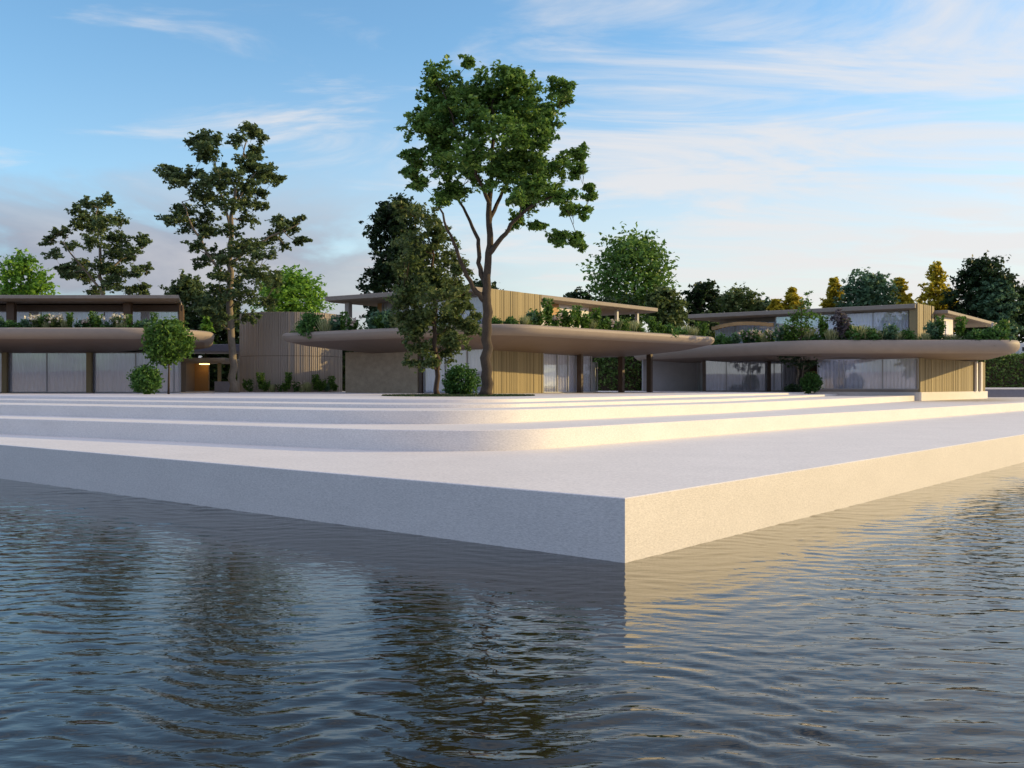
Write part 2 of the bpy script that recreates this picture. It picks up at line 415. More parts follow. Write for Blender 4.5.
# upper floor
ulp, urp = (-72, 82.5), (-27.9, 82.5)
window(LB, ulp, urp, 7.0, 9.25, mull=[.2,.35,.5,.62,.74,.86], seed=4, blind=.9)
MB().slab((-72, 82.2), (-27.5, 82.2), 9.25, 9.75, .0, .5).build('beam', M['bronze'], LB)
flat_roof(LB, [(-75, 78.8), (-26.6, 78.8), (-30.0, 90), (-75, 90)], 9.97, 10.27)
for px, w in ((11.5, .62), (128, .60), (-90, .6)): post(LB, pt(px, 80.6), 6.98, 9.8, w, .5, M['darkwood'], 'upper_column')
MB().slab((-27.6, 82.2), (-29.6, 88.3), 6.98, 9.75, .25, .1).build('end_wall', M['orangewood'], LB)
MB().prism([(-72, 83.4), (-28.4, 83.4), (-30.2, 89), (-72, 89)], 7.0, 9.8).build('upper_wall', M['greywall'], LB)

# ------------------------------------------------------------------ entrance shelter, walkway roof, bench, drum
EP = empty('entrance_shelter', (*pt(203, 90), TER))
tag(EP, 'small timber framed entrance shelter with a warm lit wall, left of the drum', 'shelter')
xa, xb = pt(182, 90)[0], pt(226, 90)[0]
MB().box(xa, xa+.5, 89.6, 94, TER, 5.15).build('side_wall', M['drumwood'], EP)
flat_roof(EP, [(xa-.1, 89.3), (xb+.1, 89.3), (xb+.1, 94.2), (xa-.1, 94.2)], 5.22, 5.55, M['drumwood'])
MB().box(xa+.5, pt(208.5, 92)[0], 92, 92.3, TER, 5.1).build('back_wall', M['orangewood'], EP)
post(EP, pt(219.5, 90), TER, 5.12, .28, .28, M['wood'], 'post')
MB().box(xa+1.2, xa+2.1, 91.2, 91.35, 4.98, 5.06).build('lamp', M['lamp'], EP)
MB().box(xa+.5, xb, 89.5, 94, TER+.004, TER+.08).build('floor', M['paving'], EP)
WR = empty('walkway_roof', (-28, 96, TER))
tag(WR, 'flat dark walkway roof bridging from the left canopy to the drum', 'walkway roof')
flat_roof(WR, [(-34, 94.6), (-25.8, 94.6), (-25.8, 98), (-34, 98)], 6.3, 7.0, M['lowwall'])
for x in (-32.5, -26.9): post(WR, (x, 97.2), TER, 6.35, .22, .22, M['frame'], 'post')
bx0, bx1 = pt(214.5, 87)[0], pt(231, 87)[0]
tag(MB().box(bx0, bx1, 87, 87.9, TER, TER+.95).build('block_bench', M['lowwall'], loc=((bx0+bx1)/2, 87.4, TER)), 'slate grey block bench in front of the entrance shelter', 'bench')

DC = pt(291.5, 92.6); DR = 4.62
DRUM = empty('drum_building', (*DC, TER))
tag(DRUM, 'round windowless drum building clad in vertical grey brown timber ribs', 'building')
def ribbed(z0, z1, r, n=150):
    m = MB(); ring0 = []; ring1 = []
    rr = random.Random(9)
    for k in range(n):
        for a, q in ((0, 0), (.12, .06), (.68, .06), (.80, 0)):
            th = 2*math.pi*(k + a)/n; rad = r + q*(1 + .5*math.sin(k*1.7)); ring0.append((DC[0]+rad*math.cos(th), DC[1]+rad*math.sin(th), z0)); ring1.append((DC[0]+rad*math.cos(th), DC[1]+rad*math.sin(th), z1))
    return m.rings([ring0, ring1])
ribbed(TER, 5.68, DR).build('wall', M['drumwood'], DRUM)
ribbed(5.72, 9.62, DR).build('upper_wall', M['drumwood'], DRUM)
n = 96
MB().rings([[(DC[0]+(DR-.02)*math.cos(2*math.pi*k/n), DC[1]+(DR-.02)*math.sin(2*math.pi*k/n), z) for k in range(n)] for z in (5.60, 5.80)]).build('band', M['darkwood'], DRUM)

# ------------------------------------------------------------------ middle pavilion
C = pt(489, 72.0)
MBD = empty('pavilion', (3, 80, TER))
tag(MBD, 'middle pavilion with sunlit tan canopy edge behind the tallest tree', 'pavilion', 'lakeside pavilions')
K = (-.55, 65.2); Lp = (-19.5, 78.8); Rp = (19.1, 85.8); Bp = (Lp[0]+Rp[0]-K[0], Lp[1]+Rp[1]-K[1])
canM_pts = [K, Rp, Bp, Lp]
canM = canopy(MBD, canM_pts, [4.2, 3.2, 4, 2.2], ZC, 5.48, reach=6.4, nose=.74)
uL = lambda t: add2(C, U, t)
vR = lambda t: add2(C, V, t)
slats(MBD, C, vR(6.4), TER, 5.76, M['wood'], 'timber_wall', seed=3)
window(MBD, uL(6.6), uL(.25), TER+.02, 5.74, mull=(.35,.7), seed=5)
MB().slab(uL(15.5), uL(7.1), TER, 5.78, .25, .4).build('stone_wall', M['stone'], MBD)
post(MBD, uL(6.85), TER, 5.76, .3, .4, M['bronze'], 'column', U)
window(MBD, vR(6.45), vR(13.0), TER+.02, 5.74, mull=(.28,.5,.72), seed=6)
for t, w in ((10.9, .28), (17.0, .34), (21.6, .34)): post(MBD, add2(vR(t), (.771,-.636), .35), TER, 5.9, w, .45, M['bronze'], 'column', V)
# lit back room wall inside the open passage
a = add2(vR(14.0), (-.771,.636), 3.0); b = add2(vR(16.2), (-.771,.636), 3.0)
MB().slab(a, b, TER, 5.7, 0, .2).build('passage_wall', M['orangewood'], MBD)
window(MBD, b, add2(b, V, 2.0), TER+.02, 5.1, mull=(.5,), seed=8, curtain=True, cmat=M['white'])
MB().prism([add2(uL(15.2), V, .4), add2(uL(.6), V, .9), add2(vR(12.8), U, .9), add2(vR(13.2), U, 14.5)], TER+.0, 5.9).build('wall', M['greywall'], MBD)
MB().slab(add2(a, V, .3), add2(a, V, .8), 5.45, 5.52, .6, -.3).build('lamp', M['lamp'], MBD)
# upper floor
slats(MBD, C, vR(6.2), 6.95, 10.1, M['wood'], 'upper_timber_wall', seed=5)
MB().slab(add2(C, U, .55), add2(C, U, .03), 6.95, 10.05, .06, .3).build('corner_board', M['wood'], MBD)
rA = pt(325, 80.9); rB = (-2.9, 72.6)
flat_roof(MBD, [rA, rB, add2(rB, V, 5.5), add2(rA, V, 8)], 9.95, 10.33)
window(MBD, add2(uL(13.0), V, 1.6), add2(uL(.7), V, 1.0), 6.95, 9.85, mull=(.25,.5,.75), seed=9, blind=.9)
post(MBD, pt(348.5, 80.6), 6.95, 9.9, .45, .4, M['drumwood'], 'upper_column', U)
MB().slab(add2(uL(13.6), V, 1.7), add2(uL(13.05), V, 1.7), 6.95, 9.85, .1, .3).build('upper_pier', M['orangewood'], MBD)
flat_roof(MBD, [vR(6.25), vR(23.6), add2(vR(23.6), U, 8), add2(vR(6.25), U, 8)], 9.78, 10.12)
in1 = lambda t: add2(vR(t), U, 1.1)
MB().slab(in1(6.3), in1(9.0), 6.95, 9.8, 0, .3).build('upper_wall', M['white'], MBD)
MB().slab(in1(9.0), in1(9.9), 6.95, 9.8, .05, .3).build('upper_pier', M['orangewood'], MBD)
MB().slab(in1(9.9), in1(14.2), 6.95, 9.8, 0, .3).build('upper_wall', M['white'], MBD)
MB().slab(in1(14.2), in1(15.6), 6.95, 9.6, -1.5, 1.8).build('upper_wall', M['white'], MBD)
for t in (18.0, 21.3): post(MBD, add2(vR(t), U, .8), 6.95, 9.8, .26, .26, M['frame'], 'upper_post', V)
MB().prism([add2(uL(12.8), V, 2.6), add2(uL(1.2), V, 2.2), add2(vR(6), U, 2), add2(vR(13.8), U, 2), add2(vR(13.8), U, 7.5), add2(uL(12.8), V, 7)], 6.95, 9.9).build('upper_core', M['greywall'], MBD)

# ------------------------------------------------------------------ right pavilion
W = pt(920, 86.0)
RB = empty('pavilion', (36, 94, TER))
tag(RB, 'right pavilion with grey canopy, tree opening and sunlit timber end', 'pavilion', 'lakeside pavilions')
ZR = 6.85
canR_pts = [(24.2, 82.2), (42.35, 81.8), (51.5, 106), (14, 112), (12.6, 103)]
OC = (27.2, 88.6)
canR = canopy(RB, canR_pts, [5.5, 2.7, 4, 4, 4], ZR, 5.42, reach=5.0, nose=1.12, hole=(OC, 4.2, 2.9))
wu = lambda t: add2(W, U, t)
wv = lambda t: add2(W, V, t)
slats(RB, W, wv(21.2), TER+.02, 5.45, M['wood'], 'timber_wall', seed=11)
for t in (16.9, 18.6): MB().slab(wv(t), wv(t+.42), TER+.02, 5.45, .32, -.11).build('fin', M['white'], RB)
MB().prism([add2(W, (.771,-.636), .12), add2(wv(21.8), (.771,-.636), .12), add2(wv(23), U, 1.2), add2(wv(20), U, 6), add2(wu(10), V, 1), add2(wu(9.4), (-.636,-.771), .15), add2(W, (-.636,-.771), .15)], 1.60, TER+.015).build('plinth', M['concrete'], RB)
window(RB, wu(9.2), wu(.15), TER+.25, 5.45, mull=(.22,.27,.66), seed=12)
MB().slab(wu(9.2), wu(.15), TER+.017, TER+.25, .06, .3).build('window_sill', M['roof'], RB)
fa, fb = (18.9, 98), (28.4, 98)
window(RB, fa, fb, TER+.05, 5.75, mull=(.25,.5,.75), seed=13)
for px in (704, 769): post(RB, pt(px, 97.6), TER, 5.8, .32, .3, M['bronze'], 'column')
MB().slab((28.6, 95.6), (30.4, 95.6), TER, 4.4, 0, .3).build('recess_wall', M['orangewood'], RB)
MB().slab((28.45, 95.6), (30.45, 95.6), 4.42, 5.6, .0, .3).build('recess_panel', M['darkwood'], RB)
post(RB, pt(838, 92.0), TER, 5.6, .24, .24, M['wood'], 'column')
MB().prism([(19.2, 98.8), (30, 98.8), add2(wu(8.8), V, .9), add2(wu(.9), V, .9), add2(wv(20.8), U, .9), (46, 106), (20, 108)], TER, 5.8).build('wall', M['greywall'], RB)
# grey panelled screen wall at the back of the passage
slats(RB, (13.7, 103.2), (19.3, 103.2), TER, 6.1, M['greywall'], 'screen_wall', w=.5, gap=.02, proud=.02, seed=15)
fr = MB(); fr.slab((13.62, 103.0), (19.38, 103.0), 6.1, 6.2, .1, .2); fr.slab((19.3, 103.0), (19.42, 103.0), TER, 6.1, .1, .2); fr.slab((13.58, 103.0), (13.7, 103.0), TER, 6.1, .1, .2)
fr.build('screen_frame', M['frame'], RB)
# upper floor
Uc = pt(915, 88.2); Ul = pt(688, 101.6)
ud = unit(Uc, Ul)
flat_roof(RB, [Ul, Uc, add2(Uc, V, 2.6), add2(Ul, V, 9)], 9.95, 10.36)
nin = (V[0], V[1])
wa = add2(add2(Uc, ud, .9), nin, 1.0); wb = add2(add2(Uc, ud, 13.5), nin, 1.2); wc = add2(add2(Uc, ud, 20.5), nin, 2.4)
window(RB, wb, wa, 6.6, 9.9, mull=(.25,.5,.75), seed=16, blind=.9)
window(RB, wc, add2(wb, ud, .1), 6.6, 9.3, mull=(.33,.66), seed=17, blind=.9)
st = MB()                                    # bowed timber fascia over the far window
pp = [add2(add2(wc, unit(wc, wb), t*7.2), (-.607,-.795), .9 + 1.0*math.sin(math.pi*t)) for t in [k/12 for k in range(13)]]
for k in range(12): st.slab(pp[k], pp[k+1], 8.75 + .28*math.sin(math.pi*k/12), 9.1 + .28*math.sin(math.pi*k/12), .05, .3)
st.build('bowed_fascia', M['orangewood'], RB)
slats(RB, add2(Uc, nin, .35), add2(Uc, nin, 5.2), 6.6, 10.42, M['wood'], 'upper_timber_wall', w=.3, proud=.09, seed=18)
MB().slab(add2(add2(Uc, nin, .37), ud, .6), add2(add2(Uc, nin, .37), ud, .02), 6.6, 9.93, .04, .3).build('corner_board', M['wood'], RB)
r2 = pt(948, 91.5); r2e = pt(997, 110)
flat_roof(RB, [add2(r2, U, 2.0), r2, r2e, add2(r2e, U, 6)], 9.72, 10.05)
MB().slab(add2(add2(r2, V, .6), U, 1.0), add2(add2(r2, V, 5.2), U, 1.0), 6.6, 9.75, 0, .3).build('upper_wall', M['white'], RB)
MB().slab(add2(add2(r2, V, 2.6), U, .92), add2(add2(r2, V, 3.5), U, .92), 6.62, 9.2, 0, .04).build('upper_door', M['curtain'], RB)
post(RB, add2(add2(r2, V, 17.5), U, .4), 6.6, 9.75, .2, .2, M['frame'], 'upper_post', V)
MB().prism([add2(wc, V, .8), add2(wb, V, .9), add2(wa, V, .9), add2(add2(Uc, V, 4.8), U, .6), add2(add2(r2, V, 6), U, 1.8), add2(add2(r2, V, 8), U, 8), add2(wc, V, 6)], 6.6, 9.94).build('upper_core', M['greywall'], RB)

# ------------------------------------------------------------------ far right: low wall, hedge bank, white block
LW = empty('garden_wall', (*pt(1005, 114), 1.714))
tag(LW, 'low slate grey garden wall with white coping below the clipped hedge', 'wall')
p, q = pt(980, 113), pt(1100, 116)
MB().slab(p, q, 1.70, 2.62, 0, .5).build('wall', M['lowwall'], LW)
MB().slab(p, q, 2.62, 2.82, .06, .55).build('coping', M['white'], LW)
WB = empty('white_block_house', (*pt(1032, 121), 2.4))
tag(WB, 'white block house with a dark window, cut off at the right edge', 'house')
hx = pt(1019.3, 120.2)[0]
MB().box(hx, hx+9, 120.2, 123.4, 2.3, zz(343, 120.2)).build('wall', M['white'], WB)
MB().box(hx+.35, hx+1.6, 120.12, 120.18, zz(351, 120.2), zz(347, 120.2)).build('window', M['darkmetal'], WB)

# ------------------------------------------------------------------ foliage
def leaf_cloud(centers, sig, n, size, r, up=.7, aspect=1.9, flat=1.0):
    """n leaf quads scattered round the given centres; every leaf is its own island"""
    c = np.asarray(centers, float); idx = r.integers(0, len(c), n)
    s = np.asarray(sig, float); s = s[idx] if s.ndim else np.full(n, float(s))
    off = r.normal(size=(n, 3)); off *= (s * .8)[:, None]; off[:, 2] *= flat
    P = c[idx] + off
    nv = r.normal(size=(n, 3)); nv[:, 2] += up*2; nv /= np.linalg.norm(nv, axis=1)[:, None]
    t = r.normal(size=(n, 3)); t -= (t*nv).sum(1)[:, None]*nv; t /= np.linalg.norm(t, axis=1)[:, None]; b = np.cross(nv, t)
    sz = size * r.uniform(.65, 1.35, n)[:, None]
    L = t*sz*.5*aspect**.5; W_ = b*sz*.5/aspect**.5
    fold = nv*sz*.12
    v = np.stack([P - L, P + W_ + fold, P + L, P - W_ + fold], 1).reshape(-1, 3)
    return v
def leaf_mesh(name, v):
    q = np.arange(len(v)).reshape(-1, 4); return quadmesh(name, v, q)
def sprigs(clumps, per, r, flat=1.0):
    """clump = (x,y,z,rx,rz) -> points strung along short twigs that leave the clump unevenly"""
    out = []; sig = []
    for (x, y, z, rx, rz) in clumps:
        k = max(6, int(per * 1.9 * (rx*rx + .25)))
        d = r.normal(size=(k, 3)); d /= np.linalg.norm(d, axis=1)[:, None]
        rad = r.random(k) ** .5
        p = d * rad[:, None] * np.array([rx, rx, rz]) * .85 + np.array([x, y, z])
        t = d * .8 + r.normal(size=(k, 3)) * .55; t[:, 2] = t[:, 2]*.6 - .1; t /= np.linalg.norm(t, axis=1)[:, None]
        L = (rx * .75 * r.uniform(.4, 1.25, k))[:, None]
        for q in (0, .25, .5, .75, 1.0):
            out.append(p + t*L*q); sig.append(np.full(k, min(.26, .10 + rx*.10) * (1.15 - .5*q)))
    return np.concatenate(out), np.concatenate(sig)
def tree(name, label, cat, base, limbs, clumps, lmat, bmat, leaf=.22, n=9000, per=9, group=None, seed=1, up=.7, flat=.7, twig=.05):
    """limbs: polylines [(x,y,z,r)...] local; clumps local; branches grow from the nearest lower limb point to each clump"""
    r = np.random.default_rng(seed); root = empty(name, base); tag(root, label, cat, group)
    m = MB(); cand = []
    for L in limbs:
        P = [np.array(p[:3]) for p in L]; Q = [p[3] for p in L]; pts = [P[0]]; rr = [Q[0]]
        for i in range(len(P)-1):
            for k in range(1, 5):
                t = k/4; j = r.normal(size=3)*.03*np.linalg.norm(P[i+1]-P[i]) * (k < 4); pts.append(P[i]*(1-t)+P[i+1]*t + j); rr.append(Q[i]*(1-t)+Q[i+1]*t)
        if len(L) and L is limbs[0]: rr[0] *= 1.25
        m.tube(pts, rr, 9); cand += [(p, q) for p, q in zip(pts, rr) if p[2] > .12*limbs[0][-1][2]]
    cp = np.array([c[0] for c in cand]); cr = np.array([c[1] for c in cand])
    for (x, y, z, rx, rz) in sorted(clumps, key=lambda c: c[2]):
        e = np.array([x, y, z]); d = np.linalg.norm(cp - e, axis=1) + 0.45*np.maximum(0, cp[:, 2] - (z - .35*abs(rx) - .25*np.hypot(cp[:,0]-x, cp[:,1]-y)))
        i = int(np.argmin(d)); a = cp[i]; L = np.linalg.norm(e - a)
        if L < .25: continue
        r0 = min(cr[i]*.7, .03 + .022*L); ctrl = (a + e)/2 + np.array([0, 0, -.10*L]) + r.normal(size=3)*.08*L
        pts = []; rr = []
        for k in range(7):
            t = k/6; pts.append((1-t)**2*a + 2*t*(1-t)*ctrl + t*t*e); rr.append(r0*(1-t) + .012*t)
        m.tube(pts, rr, 5)
        cp = np.vstack([cp, pts[2:5]]); cr = np.concatenate([cr, rr[2:5]])
        for k in range(max(3, int(rx*3))):
            s = pts[3 + int(r.integers(0, 4))]; dd = r.normal(size=3); dd /= np.linalg.norm(dd); dd[2] = abs(dd[2])*.6
            f = e + dd*np.array([rx, rx, rz])*.85; m.tube([s, (s+f)/2 + r.normal(size=3)*.08, f], [max(.012, r0*.35), .014, .006], 4)
    me = bpy.data.meshes.new('trunk'); me.from_pydata(m.v, [], m.f); link('trunk', me, bmat, root, True)
    c, s = sprigs(clumps, per, r)
    v = leaf_cloud(c, s, n, leaf, r, up, 1.7, flat)
    link('crown', leaf_mesh('crown', v), lmat, root)
    return root
def local(px_list, x0, ybase, d, depth, seed, zb=None, squash=.75):
    """crown lobes surveyed as (column,row,radius) -> metres round the trunk foot, spread through the crown's depth"""
    r = np.random.default_rng(seed); k = d / F; out = []
    xs = [p[0] for p in px_list]; ys = [p[1] for p in px_list]; cx = (min(xs)+max(xs))/2; hw = (max(xs)-min(xs))/2 + 1; cy = (min(ys)+max(ys))/2; hh = (max(ys)-min(ys))/2 + 1
    for i, p in enumerate(px_list):
        e = max(0, 1 - ((p[0]-cx)/hw)**2*.8 - ((p[1]-cy)/hh)**2*.4) ** .5
        y = depth * e * r.uniform(-.95, .95)
        s = (d + y) / d
        rx = p[2]*k*1.1; out.append(((p[0]-512)/F*(d+y) - (x0-512)/F*d, y, (ybase-p[1])*k, rx, rx*(p[3] if len(p) > 3 else squash)))
        if i % 2 == 0: out.append((out[-1][0] + r.normal()*.3, -y*.8 + r.normal()*.4, out[-1][2] + r.normal()*.3, rx*.85, rx*.65))
    return out
def limb(px, x0, ybase, d):
    k = d/F; return [((p[0]-x0)*k, (p[3] if len(p) > 3 else 0), (ybase-p[1])*k, p[2]) for p in px]

# tallest tree, in the middle
d = 54.0; yb = HOR + (EYE-TER)/d*F
big = [(440,88,17),(470,86,17),(505,80,17),(524,90,17),(548,98,12),(425,108,14),(452,108,18),(485,100,20),(520,112,20),(546,122,12),(566,98,6),
       (418,132,13),(440,140,17),(475,132,20),(510,140,20),(541,146,14),(416,160,10),(440,168,15),(474,166,17),(506,165,18),(535,166,16),(560,158,14),(581,158,9),
       (420,184,9),(450,190,12),(502,186,14),(530,190,15),(556,184,11),(566,202,10),(585,214,7),(562,236,8),(538,222,7),(520,206,9),(440,204,7),(576,238,6),(412,176,7),(470,76,6),(512,70,8),(590,196,5)]
bl = [limb([(485.5,yb,.34),(487,370,.30),(487,330,.27),(486,295,.25),(488,262,.20),(489,225,.17),(491,180,.13),(493,140,.09),(494,95,.04)], 485.5, yb, d),
      limb([(486,302,.17),(473,288,.13,-.3),(462,265,.11,-.6),(452,238,.08,-.8),(440,210,.05,-1.0)], 485.5, yb, d),
      limb([(486,286,.16),(478,262,.13,.4),(478,238,.11,.5),(466,212,.08,.8),(452,185,.05,1.0)], 485.5, yb, d),
      limb([(488,255,.16),(502,238,.13,-.3),(515,222,.10,-.6),(535,206,.08,-.9),(560,200,.04,-1.2)], 485.5, yb, d),
      limb([(489,225,.13),(500,195,.10,.7),(515,160,.07,1.2),(530,120,.04,1.6)], 485.5, yb, d),
      limb([(490,205,.12),(475,170,.09,-.8),(455,130,.05,-1.4),(445,100,.03,-1.6)], 485.5, yb, d)]
tree('leafy_tree', 'tallest leafy tree with a forked trunk beside the middle pavilion', 'tree', (*pt(485.5, d), TER), bl, local(big, 485.5, yb, d, 4.0, 4), M['leaf_big'], M['bark'], .20, 46000, 12, seed=21, flat=.6)
# dark olive tree left of it
d = 60.0; yb = HOR + (EYE-TER)/d*F
mid = [(412,212,10),(428,222,12),(440,238,12),(410,240,14),(425,255,16),(450,256,14),(462,268,8),(405,268,12),(430,278,18),(452,284,14),(415,292,14),(440,302,16),(462,306,10),(404,304,10),
       (425,318,14),(450,322,13),(466,326,9),(476,318,6),(412,330,12),(438,336,14),(458,340,9),(420,350,11),(446,354,8),(411,362,7),(430,363,8),(398,318,8),(474,332,6),(455,295,12)]
ml = [limb([(437,yb,.17),(437,370,.15),(435,335,.13),(434,300,.11),(432,265,.08),(428,225,.03)], 437, yb, d)]
tree('olive_green_tree', 'dense dark olive tree with a thin red brown trunk beside the round bush', 'tree', (*pt(437, d), TER), ml, local(mid, 437, yb, d, 2.4, 5), M['leaf_mid'], M['darkbark'], .19, 20000, 10, seed=22, up=.5)
# tall eucalypt at the left
d = 83.0; yb = HOR + (EYE-TER)/d*F
euc = [(202,142,10),(214,138,8),(250,134,9),(255,146,8),(240,150,9),(172,178,10),(165,172,8),(182,184,11),(195,178,8),(208,158,10),(222,165,10),(245,165,11),(262,172,12),(275,172,8),(200,198,12),(186,205,10),(215,190,12),(232,185,10),(250,190,8),
       (168,218,7),(190,222,10),(207,213,10),(228,212,10),(250,205,8),(262,200,6),(228,235,9),(208,232,8),(200,262,7),(215,250,9),(240,250,10),(258,245,8),(272,232,8),(288,222,10),(298,218,7),(302,240,5),(284,240,6),(250,265,12),(265,258,10),(235,275,10),(215,290,9),(262,278,12),(242,296,14),(225,305,12),(268,300,8),(208,312,8),(250,315,8),(230,320,9)]
el = [limb([(234,yb,.36),(233,360,.31),(231,320,.28),(231,280,.25),(230,245,.2),(234,205,.15),(238,175,.1),(247,140,.04)], 234, yb, d),
      limb([(230,285,.16),(215,262,.12,-.6),(200,235,.09,-1),(188,205,.05,-1.5)], 234, yb, d),
      limb([(231,262,.14),(250,245,.1,.8),(272,232,.08,1.2),(296,220,.04,1.6)], 234, yb, d),
      limb([(231,232,.14),(222,200,.1,.6),(212,165,.07,1),(206,142,.03,1.3)], 234, yb, d),
      limb([(234,212,.1),(248,190,.07,-.9),(262,172,.04,-1.4)], 234, yb, d)]
tree('eucalyptus_tree', 'tall sparse eucalyptus with pale trunk standing before the drum building', 'tree', (*pt(234, d), TER), el, local(euc, 234, yb, d, 4.2, 6, squash=.7), M['leaf_euc'], M['palebark'], .25, 32000, 10, seed=23, flat=.55, group='eucalyptus trees')
# second eucalypt behind the left pavilion
d = 104.0; yb = HOR + (EYE-TER)/d*F
eu2 = [(92,202,7),(106,202,6),(98,212,8),(118,222,8),(84,222,8),(60,232,7),(52,238,5),(70,240,7),(76,228,6),(102,230,9),(122,238,8),(140,240,7),(147,243,4),(92,245,9),(112,252,9),(132,255,8),(82,258,8),(64,265,5),(60,272,4),(100,268,10),(120,272,9),(136,274,7),(88,275,8),(148,268,5),(76,272,6),(110,286,10),(130,290,8),(95,290,7),(146,288,5)]
e2 = [limb([(104,yb,.34),(104,330,.28),(103,290,.22),(100,262,.17),(98,235,.11),(98,208,.04)], 104, yb, d),
      limb([(103,292,.14),(88,270,.1,-1),(72,245,.06,-2)], 104, yb, d), limb([(102,275,.14),(118,258,.1,1),(138,244,.05,2)], 104, yb, d)]
tree('eucalyptus_tree', 'smaller round-topped eucalyptus rising behind the left pavilion roof', 'tree', (*pt(104, d), TER), e2, local(eu2, 104, yb, d, 5, 7, squash=.75), M['leaf_euc'], M['palebark'], .28, 17000, 10, seed=24, flat=.55, group='eucalyptus trees')

def crown_clumps(w, h, z0, k, r, shape='round'):
    """lobes spread over an egg-, cone- or dome-shaped crown of width w and height h above z0"""
    out = []
    for i in range(k):
        t = (i + .5)/k; a = i*2.39996 + r.normal()*.3
        if shape == 'cone': rad = w/2*(1 - t)**.8*.85; z = z0 + h*t; rx = w*.21*(1.15 - .75*t)
        elif shape == 'spire': rad = w/2*(math.sin(math.pi*min(1, .15+.85*t))**.7)*.6; z = z0 + h*t; rx = w*.24*(1.1-.5*t)
        else: rad = w/2*math.sqrt(max(0, 1-(2*t-1)**2))*.78; z = z0 + h*(.08+.86*t); rx = w*.20
        rad *= r.uniform(.55, 1.08); rx *= r.uniform(.75, 1.25)
        out.append((rad*math.cos(a), rad*math.sin(a), z, rx, rx*.75))
    return out
def simple_tree(name, label, px, d, top, width_px, bottom, lmat, bmat, seed, k=26, leaf=.34, n=3500, shape='round', group=None, zg=2.4, tr=.25, per=7, cat='tree'):
    r = np.random.default_rng(seed); kk = d/F; w = width_px*kk; zt = zz(top, d) - zg; zb = zz(bottom, d) - zg
    cl = crown_clumps(w, zt-zb, zb, k, r, shape)
    L = [[(0,0,0,tr), (r.normal()*.15, r.normal()*.15, zb*.6, tr*.85), (r.normal()*.2, r.normal()*.2, zb+(zt-zb)*.45, tr*.5), (0,0,zb+(zt-zb)*.9, .03)]]
    return tree(name, label, cat, (*pt(px, d), zg), L, cl, lmat, bmat, leaf*1.1, int(n*1.6), per, group, seed)
BG = 'trees behind the pavilions'
simple_tree('dark_tree', 'dark dense tree behind the roof of the middle pavilion, left side', 396, 95, 192, 62, 372, M['leaf_dark'], M['darkbark'], 31, 46, .30, 13000, group=BG)
simple_tree('dark_tree', 'low dark tree in the gap between middle canopy tip and right pavilion', 712, 116, 311, 34, 385, M['leaf_mid'], M['darkbark'], 66, 28, .32, 4000, group=BG)
simple_tree('dark_tree', 'added dark tree shading the drum, hidden behind the upper timber box', 478, 95, 283, 62, 380, M['leaf_dark'], M['darkbark'], 59, 40, .32, 8000, group=BG)  # hidden tree added to keep the low sun off the drum
simple_tree('bright_tree', 'bright lime green tree above the left pavilion roof at picture edge', 22, 108, 256, 62, 312, M['leaf_bright'], M['bark'], 32, 24, .36, 2600, 'spire', BG)
simple_tree('bright_tree', 'bright lime green tree rising behind the drum building', 293, 112, 272, 70, 335, M['leaf_bright'], M['bark'], 33, 26, .36, 4200, group=BG)
simple_tree('broadleaf_tree', 'broad green tree with visible branches above the middle pavilion roof end', 634, 128, 236, 84, 322, M['leaf_big'], M['bark'], 34, 38, .42, 5200, group=BG, tr=.4)
simple_tree('broadleaf_tree', 'low dark green tree under the broad branching tree', 664, 122, 290, 46, 335, M['leaf_mid'], M['bark'], 35, 20, .38, 2800, group=BG)
simple_tree('dark_tree', 'dark brownish round tree behind left end of the right pavilion roof', 703, 132, 284, 40, 330, M['leaf_dark'], M['darkbark'], 36, 22, .38, 3200, group=BG)
simple_tree('broadleaf_tree', 'wide low green tree right of the dark brownish round tree', 738, 136, 290, 52, 330, M['leaf_mid'], M['bark'], 37, 22, .38, 3400, group=BG)
simple_tree('broadleaf_tree', 'small grey green tree between wide low tree and yellow trees', 764, 140, 300, 24, 330, M['leaf_bluegreen'], M['bark'], 38, 12, .38, 1200, group=BG)
YG = 'yellow lit conical trees'
for i, (px, top, w, lab) in enumerate([(775, 300, 20, 'smallest yellow conical tree, left of the green sapling on the right roof'), (792, 289, 26, 'yellow conical tree directly behind the green sapling on the right roof'),
                     (834, 279, 28, 'yellow conical tree left of the round dark green tree'), (900, 279, 28, 'yellow conical tree right of the round dark green tree'), (936, 263, 36, 'tallest yellow conical tree beside the large blackish tree')]):
    simple_tree('yellow_tree', lab, px, 134 + 2*(i % 2), top, w*1.3, 330, M['leaf_yellow'], M['bark'], 40+i, 34, .36, 4200, 'cone', YG)
simple_tree('broadleaf_tree', 'round dark green tree between two yellow conical trees', 868, 130, 274, 52, 325, M['leaf_bluegreen'], M['bark'], 46, 26, .36, 4500, group=BG)
simple_tree('dark_tree', 'large blackish tree at the right, taller than its neighbours', 981, 128, 258, 60, 345, M['leaf_dark'], M['darkbark'], 47, 36, .36, 9000, group=BG)
simple_tree('broadleaf_tree', 'blue green bushy tree in front of the large blackish tree', 998, 125, 280, 40, 345, M['leaf_bluegreen'], M['bark'], 48, 28, .34, 5500, group=BG)
simple_tree('dark_tree', 'dark tree cut off by the right picture edge', 1034, 130, 284, 44, 352, M['leaf_dark'], M['darkbark'], 49, 26, .36, 5500, group=BG)
simple_tree('dark_tree', 'low dark tree between large blackish tree and right canopy end', 994, 128, 318, 52, 362, M['leaf_dark'], M['darkbark'], 50, 24, .34, 5000, group=BG)
simple_tree('dark_tree', 'dark tree just right of the left pavilion roof end', 188, 108, 277, 50, 340, M['leaf_euc'], M['darkbark'], 51, 26, .34, 4500, group=BG)
